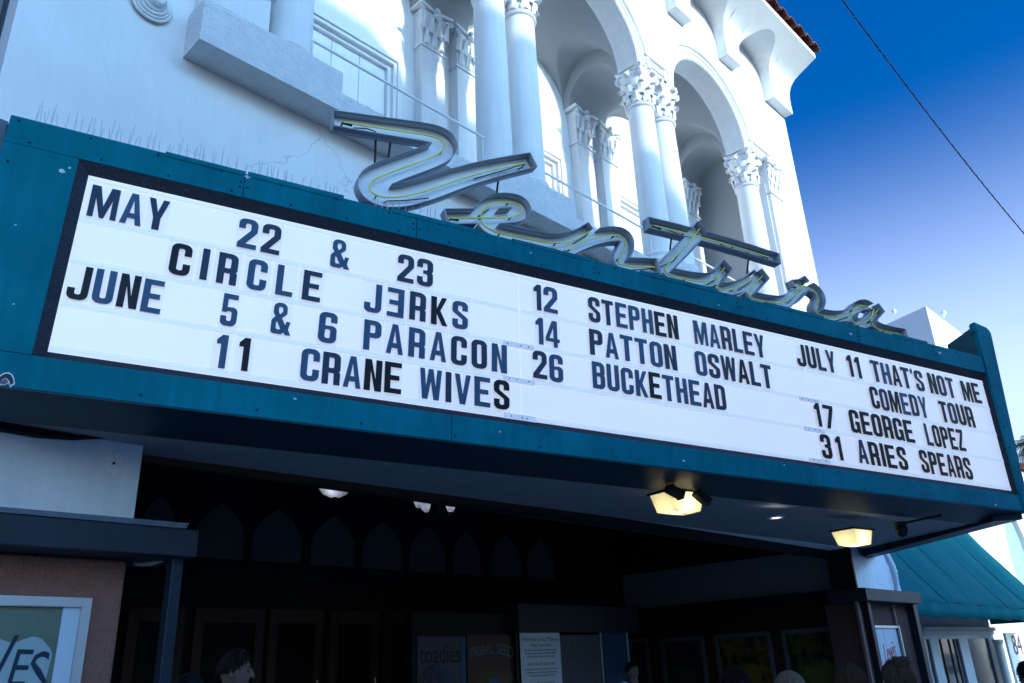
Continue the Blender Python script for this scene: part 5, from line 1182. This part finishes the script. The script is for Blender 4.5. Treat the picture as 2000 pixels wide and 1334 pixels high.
def hair_mb(style):
    b = MB(); n = 72; nv = 26; cz = 1.648; rows = []
    rnd = random.Random(hash(style) % 999)
    ph = [rnd.uniform(0, 6.28) for _ in range(6)]
    for i in range(nv + 1):
        row = []
        for j in range(n):
            t = 2 * PI * j / n; front = max(0, -math.sin(t)); side = abs(math.cos(t))
            low = {'short': -.15 + .95 * front ** 1.3 + .12 * side, 'long': -.9 + 1.62 * front ** 1.6, 'bun': -.35 + 1.15 * front ** 1.4, 'cap': -.2 + .8 * front}[style]
            a = PI / 2 - (PI / 2 - low) * i / nv
            st = .0035 * math.sin(23 * t + ph[0]) + .0025 * math.sin(41 * t + ph[1] + 2 * i / nv) + .002 * math.sin(61 * t + 5 * i / nv)
            g = {'short': .010, 'long': .018, 'bun': .013, 'cap': .012}[style] + .012 * (1 if style == 'short' and front > .3 and i < nv * .7 else 0)
            rx, ry, rz = .074 + g + st, .096 + g + st, .115 + g + st
            row.append((rx * math.cos(a) * math.cos(t), ry * math.cos(a) * math.sin(t) + .004, cz + rz * math.sin(a)))
        rows.append(row)
    b.grid(rows, close=True)
    lowf = {'short': lambda t: -.12 + .95 * max(0, -math.sin(t)) ** 1.3 + .12 * abs(math.cos(t)), 'long': lambda t: -.85 + 1.6 * max(0, -math.sin(t)) ** 1.6, 'bun': lambda t: -.3 + 1.1 * max(0, -math.sin(t)) ** 1.4}.get(style)
    if lowf:
        g0 = {'short': .012, 'long': .021, 'bun': .016}[style]
        for k in range(420):
            t = rnd.uniform(0, 2 * PI); hi = rnd.uniform(.5, 1.5); lo = lowf(t) + rnd.uniform(-.12, .25); dr = rnd.uniform(-.35, .35); pts = []
            off = g0 + rnd.uniform(-.002, .006)
            for j in range(7):
                v = j / 6; a = hi + (lo - hi) * v; tt = t + dr * v; o_ = off + .006 * v * v * rnd.uniform(-.6, 1.0)
                pts.append(((.074 + o_) * math.cos(a) * math.cos(tt), (.096 + o_) * math.cos(a) * math.sin(tt) + .004, cz + (.115 + o_) * math.sin(a)))
            if style == 'long' and math.sin(t) > -.2:
                p = pts[-1]
                for j in range(1, 6): pts.append((p[0] * (1 + .05 * j) + .004 * math.sin(j + k), p[1] * (1 + .04 * j) + .003 * j, p[2] - .052 * j))
            if style == 'bun': pts = [(x * (1 - .0), y, z) for x, y, z in pts]
            b.tube(pts, [.0030] * (len(pts) - 1) + [.0008], 3)
        if style != 'long':
            for k in range(36):
                t = rnd.uniform(0, 2 * PI); a = rnd.uniform(.3, 1.5); o_ = g0; n_ = Vector((math.cos(a) * math.cos(t), math.cos(a) * math.sin(t), math.sin(a)))
                p0 = Vector((.074 * n_.x, .096 * n_.y, .115 * n_.z)) + n_ * o_ + Vector((0, .004, cz)); tg = Vector((-math.sin(t), math.cos(t), .3)).normalized()
                b.tube([p0, p0 + n_ * .008 + tg * .012, p0 + n_ * .012 + tg * .03], [.0014, .0012, .0005], 3)
    if style == 'long':
        rows = []
        for i in range(16):
            v = i / 15; row = []
            for j in range(50):
                t = -.25 + (PI + .5) * j / 49; st = .005 * math.sin(31 * t + ph[2]) + .004 * math.sin(53 * t + 3 * v)
                rr = (.098 + .03 * v * (1 - .3 * v) + st); row.append((rr * math.cos(t) * (.95), .01 + rr * 1.05 * math.sin(t) * (1 - .1 * v), 1.66 - .34 * v + .01 * math.sin(17 * t)))
            rows.append(row)
        b.grid(rows)
    if style == 'bun':
        for k in range(40):
            a = rnd.uniform(0, 6.28); e = rnd.uniform(-.6, 1.4); r_ = .045
            c = Vector((0, .055, 1.755)); p0 = c + Vector((math.cos(a) * math.cos(e), math.sin(a) * math.cos(e), math.sin(e))) * r_; a2 = a + rnd.uniform(.8, 1.8)
            p1 = c + Vector((math.cos(a2) * math.cos(e * .6), math.sin(a2) * math.cos(e * .6), math.sin(e * .6) + .05)) * r_ * 1.15; p2 = c + Vector((math.cos(a2 + .8), math.sin(a2 + .8), rnd.uniform(-.6, .9))) * r_ * rnd.uniform(1, 1.5)
            b.tube([p0, p1, p2], [.010, .009, .003], 5)
    if style == 'cap':
        pts = [[(.078 * math.cos(t) * q, -.06 - .105 * q * max(0, math.sin(t)) ** .8 - .0, cz + .035 - .02 * q + .012 * math.cos(t * 2)) for t in [PI * k / 14 for k in range(15)]] for q in (.2, .6, 1)]
        b.grid(pts)
    return b
def person(px, py_top, depth, height_px, yaw, style, hair_col, shirt_col, label, female=False, glasses=False):
    hair_col = tuple(c * .5 for c in hair_col); shirt_col = tuple(c * .6 for c in shirt_col)
    tp = at_depth(px, py_top, depth); h = tp.z + .0; s = h / (1.765 + .012)
    t = thing('person', label, 'person', (tp.x, tp.y, 0), 'people waiting below the marquee')
    # facing yaw: 0 = toward -y
    t.rotation_euler = (0, 0, yaw); t.scale = (s, s, s)
    bo = bpy.data.objects.new('body', BODY[female]); scene.collection.objects.link(bo); bo.parent = t
    for nm, me, col in (('shirt', SHIRT, shirt_col), ('trousers', TROU, (.02, .025, .045))):
        me2 = me.copy(); me2.materials.append(mat(nm + '_cloth', col, .85, var=.15)); o = bpy.data.objects.new(nm, me2); scene.collection.objects.link(o); o.parent = t
    for s_ in (-1, 1): obj('shoe', MB().tube([(s_ * .10, .065, .045), (s_ * .105, -.06, .048), (s_ * .11, -.165, .035)], [.05, .052, .036], 12), BLACK, t, world=False, smooth=True)
    hm = mat('hair', hair_col, .6, var=.45, vscale=9, stretch=(9, 9, .7), spec=.06)
    if style == 'cap':
        c = obj('cap', hair_mb('cap'), mat('navy_cap_cloth', (.012, .018, .035), .8), t, world=False, smooth=True, solid=.006, fix=False, angle=60)
        q = MB()
        for k in range(7): 
            a = -PI / 2 + (k - 3) * .16; q.box(-.004, .004, -.002, .0, -.012, .012) if 0 else None
            x, y = .0895 * math.cos(a), .112 * math.sin(a); q.add([(x - .006, y, 1.70), (x + .006, y, 1.70), (x + .006, y + .004, 1.722), (x - .006, y + .004, 1.722)], [(0, 1, 2, 3)])
        obj('cap_lettering', q, mat('white_thread', (.7, .7, .7), .7), c, world=False, solid=.003)
    else:
        obj('hair', hair_mb(style), hm, t, world=False, smooth=True, fix=False, angle=70)
    e = MB()
    for s_ in (-1, 1): e.ball((s_ * .031, -.0815, 1.651), .0105, .0085, .0075, 10)
    obj('eye', e, mat('eye_dark', (.03, .025, .025), .15), t, world=False, smooth=True)
    br = MB()
    for s_ in (-1, 1): br.tube([(s_ * .016, -.0985, 1.671), (s_ * .033, -.096, 1.677), (s_ * .05, -.083, 1.672)], [.0035, .0042, .0025], 6)
    obj('eyebrow', br, hm, t, world=False, smooth=True)
    if glasses:
        g = MB()
        for s_ in (-1, 1):
            g.tube([(s_ * .033 + .022 * math.cos(a), -.104, 1.648 + .018 * math.sin(a)) for a in [2 * PI * k / 16 for k in range(17)]], .0025, 6); g.tube([(s_ * .056, -.10, 1.652), (s_ * .078, .0, 1.655)], .0022, 6)
        obj('glasses', g, BLACK, t, world=False, smooth=True)
    return t
R = math.radians
person(464, 1270, 5.2, 85, R(52), 'short', (.022, .016, .014), (.05, .06, .08), 'man with short dark hair looking down, seen in profile below the arches')
person(371, 1317, 4.4, 60, R(170), 'short', (.012, .014, .022), (.03, .035, .05), 'top of a dark head left of the man in profile')
person(852, 1302, 4.3, 70, R(185), 'long', (.045, .038, .04), (.04, .04, .05), 'back of a head with dark wavy hair before the purple poster', True)
person(1203, 1322, 6.9, 40, R(0), 'cap', (.02, .02, .02), (.05, .05, .06), 'person in a navy cap with white lettering before the booth')
person(1234, 1292, 10.6, 30, R(-20), 'short', (.015, .012, .012), (.03, .03, .035), 'dim face in the shadow right of the ticket booth')
person(1436, 1304, 5.0, 55, R(70), 'short', (.016, .013, .013), (.04, .04, .05), 'person with black hair and glasses below the mustard poster', False, True)
person(1538, 1313, 5.0, 50, R(175), 'long', (.24, .19, .13), (.06, .06, .07), 'back of a head with long blond hair', True)
person(1655, 1299, 4.9, 60, R(165), 'long', (.075, .045, .03), (.05, .045, .05), 'back of a head with long brown hair left of the pier', True)
person(1746, 1290, 4.9, 62, R(160), 'bun', (.10, .075, .055), (.05, .055, .06), 'head with a messy brown bun before the scribbled poster', True)
person(2003, 1293, 6.2, 40, R(150), 'short', (.012, .011, .012), (.03, .03, .04), 'dark head cut off by the right edge of the picture')
bpy.context.view_layer.update()
